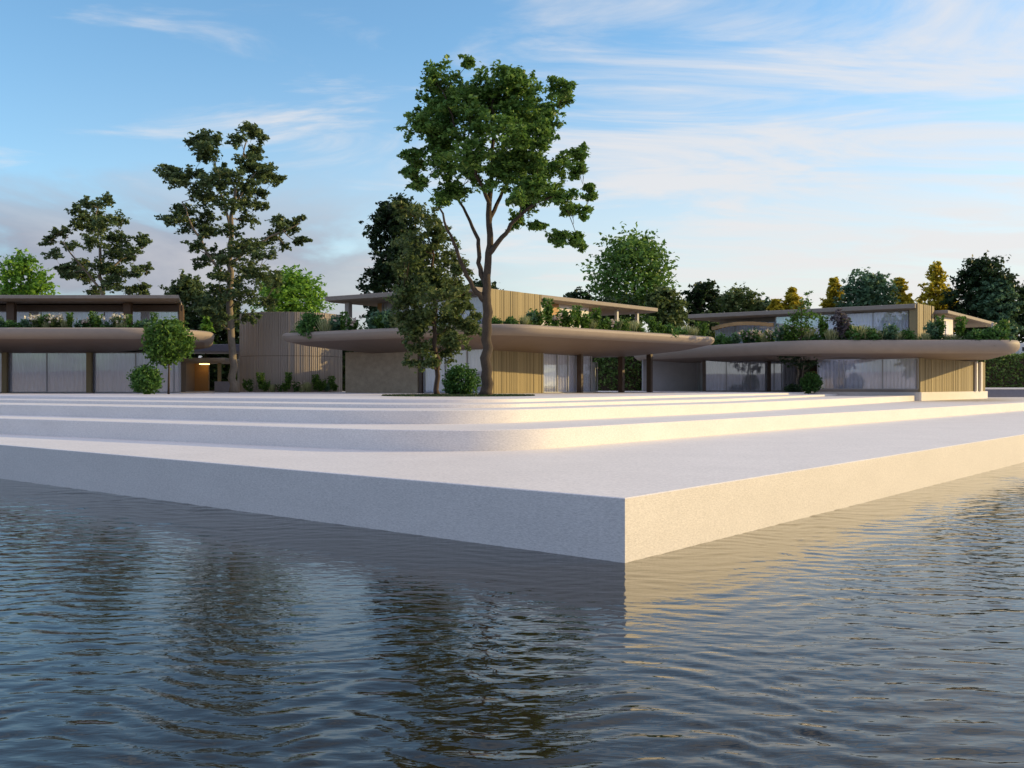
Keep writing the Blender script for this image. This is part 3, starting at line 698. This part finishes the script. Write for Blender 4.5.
simple_tree('dark_tree', 'dark tree filling the gap between entrance shelter and drum', 222, 106, 292, 48, 392, M['leaf_dark'], M['darkbark'], 52, 36, .34, 7500, group=BG)
simple_tree('dark_tree', 'low dark tree behind the entrance shelter roof', 196, 106, 318, 44, 392, M['leaf_dark'], M['darkbark'], 53, 30, .34, 5500, group=BG)
simple_tree('dark_tree', 'dark narrow tree in the gap right of the drum building', 346, 104, 330, 30, 392, M['leaf_dark'], M['darkbark'], 54, 22, .32, 3500, group=BG)
simple_tree('dark_tree', 'dark tree seen through the open passage of the middle pavilion', 630, 116, 330, 40, 392, M['leaf_dark'], M['darkbark'], 55, 30, .32, 5500, group=BG)
simple_tree('dark_tree', 'dark tree behind the roofed posts of the middle pavilion terrace', 612, 118, 300, 54, 350, M['leaf_dark'], M['darkbark'], 56, 24, .36, 3600, group=BG)
simple_tree('dark_tree', 'faint dark treetop just above the middle pavilion roof slope', 577, 135, 291, 30, 320, M['leaf_dark'], M['darkbark'], 57, 12, .36, 1300, group=BG)
simple_tree('yellow_green_shrub', 'yellow green tall shrub behind the rounded end of the left canopy', 206, 96, 310, 16, 345, M['leaf_bright'], M['bark'], 58, 14, .26, 700, 'spire', group=BG, tr=.08, cat='shrub')

# clipped ball tree, bushes on the terrace
def ball(name, label, px, d, cy, rpx, lmat, n, leaf, seed, trunk=True, cat='tree', zg=TER, sq=1.0, group=None, bm='bark', xs=1.0):
    r = np.random.default_rng(seed); k = d/F; zc = zz(cy, d) - zg; rad = rpx*k
    root = empty(name, (*pt(px, d), zg)); tag(root, label, cat, group)
    m = MB()
    if trunk: m.tube([(0,0,0),(.03,0,zc*.5),(0,.02,zc*1.0)], [.075,.06,.035], 8)
    for i in range(14):
        a = r.normal(size=3); a /= np.linalg.norm(a); m.tube([(0,0,zc-rad*.6*sq),(a[0]*rad*.4, a[1]*rad*.4, zc+a[2]*rad*.3*sq),(a[0]*rad*.85, a[1]*rad*.85, zc+a[2]*rad*.8*sq)], [.03,.018,.006], 4)
    me = bpy.data.meshes.new('trunk'); me.from_pydata(m.v, [], m.f); link('trunk', me, M[bm], root, True)
    dd = r.normal(size=(260, 3)); dd /= np.linalg.norm(dd, axis=1)[:, None]; rr = rad*(.55 + .42*r.random(260)**.5)*(1 + .06*np.sin(dd[:,0]*7)*np.sin(dd[:,2]*6))
    c = dd*rr[:, None]*np.array([xs, xs, sq]) + np.array([0,0,zc]); c = c[c[:, 2] > .05]
    link('crown', leaf_mesh('crown', leaf_cloud(c, .13*rad + .03, n, leaf, r, .4, 1.6, .9)), lmat, root)
    return root
ball('clipped_tree', 'clipped round-headed tree on a thin stem before the left pavilion', 168.5, 66, 342, 22.5, M['leaf_topiary'], 5200, .20, 61, sq=1.02, bm='darkbark')
ball('round_bush', 'ball shaped green bush beside the thin stemmed clipped tree', 145.5, 65, 380, 14.5, M['leaf_bush'], 3000, .15, 62, False, 'bush')
ball('round_bush', 'dark bush between the olive tree and the forked trunk', 461, 58, 382, 16, M['leaf_bush'], 3200, .15, 63, False, 'bush', xs=1.08)
# tree and bushes growing under the opening of the right canopy
ot = [(797,345,11),(785,348,9),(812,350,9),(800,356,11),(786,358,7),(778,346,6),(815,343,6),(800,332,9),(806,366,6),(795,366,5)]
d = 88.6; yb = HOR + (EYE-TER)/d*F
tree('courtyard_tree', 'slim dark courtyard tree growing up through the right canopy opening', 'tree', (*pt(798, d), TER), [limb([(798,yb,.10),(798,370,.08),(799,350,.06),(799,332,.03)], 798, yb, d), limb([(801,yb,.07),(803,372,.05),(806,350,.02)], 798, yb, d)],
     local(ot, 798, yb, d, 1.2, 8), M['leaf_dark'], M['palebark'], .2, 2200, 10, seed=25)
ball('round_bush', 'leafy bush at the foot of the courtyard tree, right side', 811, 87, 383, 10, M['leaf_bush'], 1500, .17, 64, False, 'bush')
ball('round_bush', 'low flat bush left of the courtyard tree foot', 793, 87, 389, 8, M['leaf_dark'], 900, .15, 65, False, 'bush', sq=.5)
# hedge bank on the far right
def hedge(name, label, p, q, z0, z1, depth, n, leaf, lm, seed):
    r = np.random.default_rng(seed); d_ = unit(p, q); L = math.hypot(q[0]-p[0], q[1]-p[1]); nrm = (-d_[1], d_[0])
    root = empty(name, ((p[0]+q[0])/2, (p[1]+q[1])/2, z0)); tag(root, label, 'hedge')
    b = np.array(root.location)
    MB().slab(add2(p, nrm, .35), add2(q, nrm, .35), z0, z1-.3, 0, depth-.5).build('stems', M['darkbark'], root)
    t = r.random(n)*L; h = z0 + (z1-z0)*r.random(n)**.8; o = depth*r.random(n)**2.2 * (1 - .0*h)
    top = r.random(n) < .3; h[top] = z1 + r.normal(size=top.sum())*.06; o[top] = r.random(top.sum())*depth
    c = np.stack([p[0]+d_[0]*t+nrm[0]*o, p[1]+d_[1]*t+nrm[1]*o, h], -1) - b
    link('foliage', leaf_mesh('foliage', leaf_cloud(c, .12, n, leaf, r, .25, 1.6)), lm, root)
hedge('hedge', 'tall clipped dark green hedge behind the low slate wall', pt(976, 116), pt(1110, 119), 1.6, 6.6, 2.5, 15000, .26, M['hedge'], 71)
hedge('hedge', 'dark garden hedge seen through the passage between two pavilions', (8, 112), (26, 112), 2.4, 7.9, 2.0, 20000, .26, M['hedge'], 72)
hedge('hedge', 'dark garden hedge behind the entrance shelter and drum', (-40, 110.5), (-14, 110.5), 2.4, 5.8, 1.6, 9000, .26, M['hedge'], 73)

# grass bed round the two trees on the terrace
def grass_bed():
    r = np.random.default_rng(80); cx, cy, rx, ry = -3.0, 55.5, 4.3, 4.6; n = 8000
    a = r.random(n)*6.283; q = r.random(n)**.5; x = cx+rx*q*np.cos(a); y = cy+ry*q*np.sin(a); h = r.uniform(.04, .10, n); th = r.random(n)*3.14; w = .03
    dx, dy = np.cos(th)*w, np.sin(th)*w; lx, ly = r.normal(size=n)*.03, r.normal(size=n)*.03; z = np.full(n, TER+.002)
    v = np.stack([np.stack([x-dx, y-dy, z], -1), np.stack([x+dx, y+dy, z], -1), np.stack([x+lx+dx*.2, y+ly+dy*.2, z+h], -1), np.stack([x+lx-dx*.2, y+ly-dy*.2, z+h], -1)], 1).reshape(-1, 3)
    tag(link('grass', leaf_mesh('grass', v), M['leaf_dark']), 'short dark grass bed round the forked tree trunk on the terrace', 'grass', kind='stuff')
    k = 60; tag(MB().add([(cx+rx*math.cos(2*math.pi*i/k), cy+ry*math.sin(2*math.pi*i/k), TER+.004) for i in range(k)], [tuple(range(k))]).build('soil_bed', M['soil']), kind='structure')
grass_bed()

# ------------------------------------------------------------------ planter plants on the canopies
def blades(r, n, h, spread, w=.035):
    a = r.random(n)*6.283; lean = r.random(n)**.8*spread; hh = h*r.uniform(.6, 1.1, n); x0, y0 = r.normal(size=n)*.1, r.normal(size=n)*.1
    tx, ty = x0+np.cos(a)*lean, y0+np.sin(a)*lean; px, py = -np.sin(a)*w, np.cos(a)*w; z = np.zeros(n)
    return np.stack([np.stack([x0-px, y0-py, z], -1), np.stack([x0+px, y0+py, z], -1), np.stack([tx+px*.25, ty+py*.25, hh], -1), np.stack([tx-px*.25, ty-py*.25, hh], -1)], 1).reshape(-1, 3)
PROTO = {}
def proto_parts():
    r = np.random.default_rng(90)
    def dome(n, rad, h, leaf, sp=.10):
        d = r.normal(size=(60, 3)); d /= np.linalg.norm(d, axis=1)[:, None]; d[:, 2] = np.abs(d[:, 2]); c = d*np.array([rad, rad, h])*r.uniform(.6, .95, (60, 1)); return leaf_cloud(c, sp, int(n*1.6), leaf*.78, r, .4, 1.6)
    def stems(k, h, spread, leaf, n):
        a = r.random(k)*6.283; t = np.stack([np.cos(a)*spread*r.random(k), np.sin(a)*spread*r.random(k), h*r.uniform(.6, 1, k)], -1)
        c = np.concatenate([t*s for s in (.35, .55, .75, .9, 1.0)]); return leaf_cloud(c, .09, int(n*1.5), leaf*.8, r, .5, 2.2)
    PROTO['round bush'] = [('foliage', leaf_mesh('foliage', dome(420, .55, .75, .15)), 'leaf_bush')]
    PROTO['pale tuft'] = [('foliage', leaf_mesh('foliage', blades(r, 220, .85, .6)), 'leaf_pale')]
    PROTO['leafy shrub'] = [('foliage', leaf_mesh('foliage', stems(16, 1.15, .55, .20, 330)), 'leaf_topiary')]
    PROTO['blue green shrub'] = [('foliage', leaf_mesh('foliage', stems(14, 1.0, .6, .22, 260)), 'leaf_bluegreen')]
    fl = stems(14, .9, .55, .18, 260); c = r.normal(size=(26, 3))*np.array([.3, .3, .12]) + np.array([0, 0, .85])
    PROTO['white flowering shrub'] = [('foliage', leaf_mesh('foliage', fl), 'leaf_mid'), ('blossoms', leaf_mesh('blossoms', leaf_cloud(c, .05, 120, .13, r, .3, 1.2)), 'petal_white')]
    c = r.normal(size=(24, 3))*np.array([.32, .32, .15]) + np.array([0, 0, .7])
    PROTO['pink flowering shrub'] = [('foliage', leaf_mesh('foliage', stems(14, .85, .5, .18, 240)), 'leaf_bush'), ('blossoms', leaf_mesh('blossoms', leaf_cloud(c, .06, 110, .13, r, .3, 1.2)), 'petal_pink')]
    PROTO['upright shrub'] = [('foliage', leaf_mesh('foliage', stems(9, 1.9, .35, .24, 260)), 'leaf_topiary')]
    PROTO['purple shrub'] = [('foliage', leaf_mesh('foliage', stems(12, 1.5, .45, .22, 260)), 'leaf_purple')]
proto_parts()
ORD = 'first second third fourth fifth sixth seventh eighth ninth tenth eleventh twelfth thirteenth fourteenth fifteenth sixteenth seventeenth eighteenth nineteenth twentieth'.split()
LOOK = {'round bush': 'round clipped dark green bush', 'pale tuft': 'pale spiky grass tuft', 'leafy shrub': 'bushy mid green leafy shrub', 'blue green shrub': 'blue green broad-leaved shrub',
        'white flowering shrub': 'shrub dotted with white flowers', 'pink flowering shrub': 'shrub dotted with pinkish flowers', 'upright shrub': 'tall thin upright green shrub', 'purple shrub': 'tall greyish purple shrub'}
def planting(items, where, group, zlevel, seed, grow=1.0):
    """items: (kind, x, y, scale); ordered from the left"""
    r = random.Random(seed); count = {}; total = {}
    for it in items: total[it[0]] = total.get(it[0], 0) + 1
    for kind, x, y, s in items:
        i = count[kind] = count.get(kind, 0) + 1
        parts = PROTO[kind]; nm = kind.replace(' ', '_')
        lab = f"{LOOK[kind]} {where}"
        if total[kind] > 1: lab += f", {ORD[i-1]} such from the left"
        else: lab += ", only one of its kind"
        s *= grow*{'round bush': 1.4, 'upright shrub': .95, 'leafy shrub': 1.1, 'purple shrub': 1.1}.get(kind, 1.2); sx = s*r.uniform(.9, 1.15)
        if len(parts) == 1:
            o = bpy.data.objects.new(nm, parts[0][1]); COL.objects.link(o)
            if not o.data.materials: o.data.materials.append(M[parts[0][2]])
        else:
            o = empty(nm, (0,0,0))
            for pn, me, mk in parts:
                if not me.materials: me.materials.append(M[mk])
                c = bpy.data.objects.new(pn, me); COL.objects.link(c); c.parent = o
        o.location = (x, y, zlevel); o.rotation_euler = (0, 0, r.random()*6.28); o.scale = (sx, sx, s*r.uniform(.9, 1.1))
        tag(o, lab, 'plant', group)
def along(spec, line):
    """spec (kind, column, scale) placed on the planting line where the surveyed column crosses it"""
    out = []
    for kind, px, s in sorted(spec, key=lambda a: a[1]):
        dr = ((px-512)/F, 1.0); best = None
        for a, b in zip(line[:-1], line[1:]):
            d_ = (b[0]-a[0], b[1]-a[1]); det = dr[0]*(-d_[1]) + d_[0]*dr[1]
            if abs(det) < 1e-9: continue
            t = (a[0]*(-d_[1]) + d_[0]*a[1])/det; uu = (dr[0]*a[1] - dr[1]*a[0])/det
            if -.02 <= uu <= 1.02 and (best is None or t < best): best = t
        if best: out.append((kind, dr[0]*best, best + random.uniform(-.2, .35), s))
    return out
RBH, PT, LS, BS, WF, PF, US, PS = 'round bush', 'pale tuft', 'leafy shrub', 'blue green shrub', 'white flowering shrub', 'pink flowering shrub', 'upright shrub', 'purple shrub'
lineL = [(-60, 71.9), (-27.0, 71.9), (-25.2, 74.5)]
specL = [(BS,3,.8),(RBH,11,.8),(RBH,22,.75),(BS,29,.7),(WF,37,1.0),(LS,44,.8),(PT,49,.7),(PF,53,1.1),(WF,59,1.0),(PT,65,.8),(US,71,.8),(BS,78,.7),(PF,86,.8),(US,91,.75),(LS,97,.9),(RBH,103,.45),(BS,109,.6),(WF,115,1.0),(PT,120,.7),(US,129,.7),(RBH,137,.75),(BS,144,.7),(US,153,.8),(BS,184,.6),(PT,191,.5)]
planting(along(specL, lineL), 'on the left canopy', 'planter plants on the left canopy', ZC-.24, 1)
lM = inset_convex(ccw(canM_pts), [4.2, 3.2, 4, 2.2], .85)
lM = lM + lM[:1]
specM = [(RBH,293,1.5),(PT,302,.9),(RBH,312,1.5),(PT,327,1.0),(BS,337,1.0),(US,343,.8),(PF,352,.9),(BS,372,1.2),(LS,381,1.0),(BS,392,1.0),(PT,402,.9),(BS,412,.9),(RBH,424,.8),(LS,455,.9),(RBH,494,.62),(RBH,511,.62),(PT,524,.7),(BS,531,.8),(LS,537,.9),(US,548,1.0),(PF,556,.8),(LS,566,1.2),(US,577,1.0),(LS,584,.9),(PT,590,.8),(US,597,.9),(LS,604,.85),(PF,611,.8),(PT,617,.9),(LS,622,.8),(RBH,636,.9),(PT,633,1.0),(US,652,.8),(LS,660,.8),(RBH,668,.9),(RBH,679,.85),(PT,687,.9),(PT,694,.8),(LS,702,.9),(RBH,711,1.0),(US,698,.7)]
planting(along(specM, lM), 'on the middle canopy', 'planter plants on the middle canopy', ZC-.24, 2, 1.12)
lR = inset_convex(ccw(canR_pts), [5.5, 2.7, 4, 4, 4], 1.1); lR = lR + lR[:1]
specR = [(RBH,722,1.0),(RBH,729,.8),(BS,738,.8),(PF,746,1.0),(BS,752,.9),(PF,760,.9),(PT,766,.8),(PF,773,.9),(BS,779,.9),(PF,786,.9),(LS,793,1.0),(PT,808,.9),(RBH,815,.7),(US,823,1.0),(PT,831,.9),(PS,839,1.25),(PT,838,.7),(US,846,.85),(RBH,852,1.05),(PT,859,1.1),(RBH,868,.95),(PT,880,.9),(BS,889,1.0),(PT,896,.8),(RBH,907,.85),(PT,914,.7),(PT,924,.6),(BS,935,1.0),(US,941,1.0),(PT,948,.6),(US,962,.9),(PT,955,.6),(RBH,976,.9),(RBH,984,.8),(RBH,995,1.0),(LS,1003,1.0),(PT,1010,1.0),(US,1005,.8)]
planting(along(specR, lR), 'on the right canopy', 'planter plants on the right canopy', ZR-.24, 3, 1.25)
def ground_cover(line, z, n, label, seed, lm):
    r = np.random.default_rng(seed); L = np.array(line); seg = np.linalg.norm(L[1:] - L[:-1], axis=1); cum = np.concatenate([[0], np.cumsum(seg)])
    t = r.random(n)*cum[-1]; i = np.searchsorted(cum, t, side='right') - 1; f = ((t - cum[i])/seg[i])[:, None]; P = L[i]*(1-f) + L[i+1]*f
    h = .12 + .34*np.abs(np.sin(t*.9) + .6*np.sin(t*2.3 + 1))*r.random(n)
    c = np.stack([P[:, 0] + r.normal(size=n)*.22, P[:, 1] + r.normal(size=n)*.22, z + h], -1)
    tag(link('ground_cover', leaf_mesh('ground_cover', leaf_cloud(c, .07, int(n*1.5), .12, r, .6, 2.2)), lm), label, 'ground cover', kind='stuff')
ground_cover(lineL, ZC-.22, 3500, 'low leafy ground cover along the left canopy rim', 101, M['leaf_bush'])
ground_cover([p for p in lM if p[1] < 86], ZC-.22, 6000, 'low leafy ground cover along the middle canopy rim', 102, M['leaf_topiary'])
ground_cover([p for p in lR if p[1] < 97], ZR-.22, 6000, 'low leafy ground cover along the right canopy rim', 103, M['leaf_bush'])
# green sapling in the right canopy's planter
d = 84.0; zg = ZR-.24; ybs = HOR - (zg-EYE)/d*F
sap = [(800,308,7),(795,316,8),(808,316,8),(800,324,10),(790,326,7),(812,327,7),(803,333,7),(793,334,6),(806,302,4)]
tree('sapling', 'bright green sapling taller than its neighbours on the right canopy', 'tree', (*pt(801, d), zg), [limb([(801,ybs,.06),(801,322,.04),(802,302,.015)], 801, ybs, d)], local(sap, 801, ybs, d, .6, 9), M['leaf_topiary'], M['bark'], .2, 1100, 12, seed=26)
# bed of plants at the drum's foot
arc = [(DC[0]+(DR+.75)*math.cos(a), DC[1]+(DR+.75)*math.sin(a)) for a in [R(185 + 170*k/30) for k in range(31)]]
specD = [(LS,248,.9),(PF,251,.6),(US,261,.9),(LS,266,.8),(PT,272,.7),(PF,280,.6),(US,289,.9),(LS,285,.7),(PF,296,.8),(PT,302,.7),(PT,307,.8),(US,315,.9),(LS,321,.8),(US,331,.85),(LS,335,.7),(BS,326,.6)]
planting(along(specD, arc), 'at the foot of the drum', 'plants at the foot of the drum', TER, 4)

# ------------------------------------------------------------------ light, sky, camera
SUN_EL = R(16); SUN_AZ = math.atan2(.16, .987)          # angle from +X towards +Y
sdir = (math.cos(SUN_EL)*math.cos(SUN_AZ), math.cos(SUN_EL)*math.sin(SUN_AZ), math.sin(SUN_EL))
sun = bpy.data.lights.new('sun', 'SUN'); sun.energy = 2.9; sun.angle = R(.5); sun.color = (1.0, .73, .31)
so = bpy.data.objects.new('sun', sun); COL.objects.link(so); so.location = (80, 0, 60)
from mathutils import Vector
so.rotation_euler = Vector(sdir).to_track_quat('Z', 'Y').to_euler()

wd = bpy.data.worlds.new('World'); scene.world = wd; wd.use_nodes = True; nt = wd.node_tree
bg = nt.nodes['Background']; out = nt.nodes['World Output']
sky = N(nt, 'ShaderNodeTexSky', sky_type='NISHITA', sun_disc=False, sun_elevation=SUN_EL, sun_rotation=math.pi/2 - SUN_AZ)
sky.altitude = 50; sky.air_density = 1.0; sky.dust_density = .6; sky.ozone_density = 1.4
tc = N(nt, 'ShaderNodeTexCoord'); sep = N(nt, 'ShaderNodeSeparateXYZ'); nt.links.new(tc.outputs['Generated'], sep.inputs[0])
def M2(op, a, b=None, clamp=False):
    n = N(nt, 'ShaderNodeMath', operation=op, use_clamp=clamp)
    for i, v in enumerate((a, b)):
        if v is None: continue
        if isinstance(v, (int, float)): n.inputs[i].default_value = v
        else: nt.links.new(v, n.inputs[i])
    return n.outputs[0]
def smooth(v, a, b):
    n = N(nt, 'ShaderNodeMapRange', interpolation_type='SMOOTHSTEP'); n.inputs['From Min'].default_value = a; n.inputs['From Max'].default_value = b
    nt.links.new(v, n.inputs['Value']); return n.outputs[0]
X_, Y_, Z_ = sep.outputs
zq = M2('ADD', M2('MAXIMUM', Z_, 0.0), .10)
comb = N(nt, 'ShaderNodeCombineXYZ'); nt.links.new(M2('DIVIDE', X_, zq), comb.inputs[0]); nt.links.new(M2('DIVIDE', Y_, zq), comb.inputs[1])
mp = N(nt, 'ShaderNodeMapping'); mp.inputs['Rotation'].default_value = (0, 0, R(-38)); mp.inputs['Scale'].default_value = (.75, 1.7, 1); mp.inputs['Location'].default_value = (5.3, 2.9, 0)
nt.links.new(comb.outputs[0], mp.inputs['Vector'])
cir = N(nt, 'ShaderNodeTexNoise', Scale=1.5, Detail=9.0, Roughness=.6, Distortion=.6); nt.links.new(mp.outputs[0], cir.inputs['Vector'])
cover = M2('MULTIPLY_ADD', smooth(X_, -.45, .5), .25); nt.nodes[-1].inputs[2].default_value = -.12
cir_m = smooth(M2('ADD', cir.outputs['Fac'], cover), .44, .70)
mp2 = N(nt, 'ShaderNodeMapping'); mp2.inputs['Scale'].default_value = (3.2, 3.2, 9.0); mp2.inputs['Location'].default_value = (.7, .2, 1.2); nt.links.new(tc.outputs['Generated'], mp2.inputs['Vector'])
cum = N(nt, 'ShaderNodeTexNoise', Scale=1.5, Detail=8.0, Roughness=.55, Distortion=.3); nt.links.new(mp2.outputs[0], cum.inputs['Vector'])
bank = M2('MULTIPLY', smooth(Z_, .24, .12), smooth(X_, .12, -.3))
cum_m = M2('MULTIPLY', smooth(M2('ADD', cum.outputs['Fac'], M2('MULTIPLY', bank, .25)), .56, .74), bank)
hz = M2('MULTIPLY', smooth(Z_, .34, .02), smooth(X_, -.75, .35))
def mixc(fac, a, b):
    n = N(nt, 'ShaderNodeMix', data_type='RGBA'); nt.links.new(fac, n.inputs[0]); nt.links.new(a, n.inputs[6])
    if isinstance(b, tuple): n.inputs[7].default_value = (*b, 1)
    else: nt.links.new(b, n.inputs[7])
    return n.outputs[2]
tint = N(nt, 'ShaderNodeMix', data_type='RGBA', blend_type='MULTIPLY'); tint.inputs[0].default_value = 1; nt.links.new(sky.outputs['Color'], tint.inputs[6]); tint.inputs[7].default_value = (.70, .93, 1.04, 1)
c1 = mixc(M2('MULTIPLY', hz, .9), tint.outputs[2], (3.65, 3.42, 3.15))
c2 = mixc(M2('MULTIPLY', cir_m, .8), c1, (3.6, 3.5, 3.5))
cumcol = ramp(nt, [(.40, (.50,.50,.63)), (.66, (1,.93,.92))], cum.outputs['Fac'])
cs = N(nt, 'ShaderNodeMix', data_type='RGBA', blend_type='MULTIPLY'); cs.inputs[0].default_value = 1; nt.links.new(cumcol, cs.inputs[6]); cs.inputs[7].default_value = (2.25, 2.25, 2.45, 1)
c3 = mixc(M2('MULTIPLY', cum_m, .85), c2, cs.outputs[2])
back = M2('MULTIPLY', M2('MULTIPLY', smooth(Y_, .0, -.5), smooth(Z_, .0, .15)), smooth(cir.outputs['Fac'], .30, .55))  # bright cloud added behind the camera, out of view, as fill light
c4 = mixc(M2('MULTIPLY', back, .8), c3, (2.4, 2.85, 4.5))
c4 = mixc(M2('MULTIPLY', M2('MULTIPLY', smooth(Z_, .62, .9), smooth(cir.outputs['Fac'], .2, .5)), .75), c4, (4.6, 4.3, 5.2))  # pale cloud added overhead, out of view, to brighten upward-facing surfaces
nt.links.new(c4, bg.inputs['Color']); bg.inputs['Strength'].default_value = .15

cam = bpy.data.cameras.new('camera'); co = bpy.data.objects.new('camera', cam); COL.objects.link(co)
co.location = (0, 0, EYE); co.rotation_euler = (R(90), 0, 0); cam.sensor_width = 36; cam.lens = F/1024*36; cam.shift_y = (HOR-384)/1024
cam.clip_start = .1; cam.clip_end = 9000
scene.camera = co
vs = scene.view_settings; vs.view_transform = 'Standard'; vs.look = 'None'; vs.gamma = 1; vs.use_curve_mapping = False; vs.exposure = 0.65
scene.render.engine = 'CYCLES'; scene.cycles.max_bounces = 6; scene.cycles.transparent_max_bounces = 8; scene.cycles.diffuse_bounces = 3; scene.cycles.glossy_bounces = 3
scene.cycles.caustics_reflective = False; scene.cycles.caustics_refractive = False
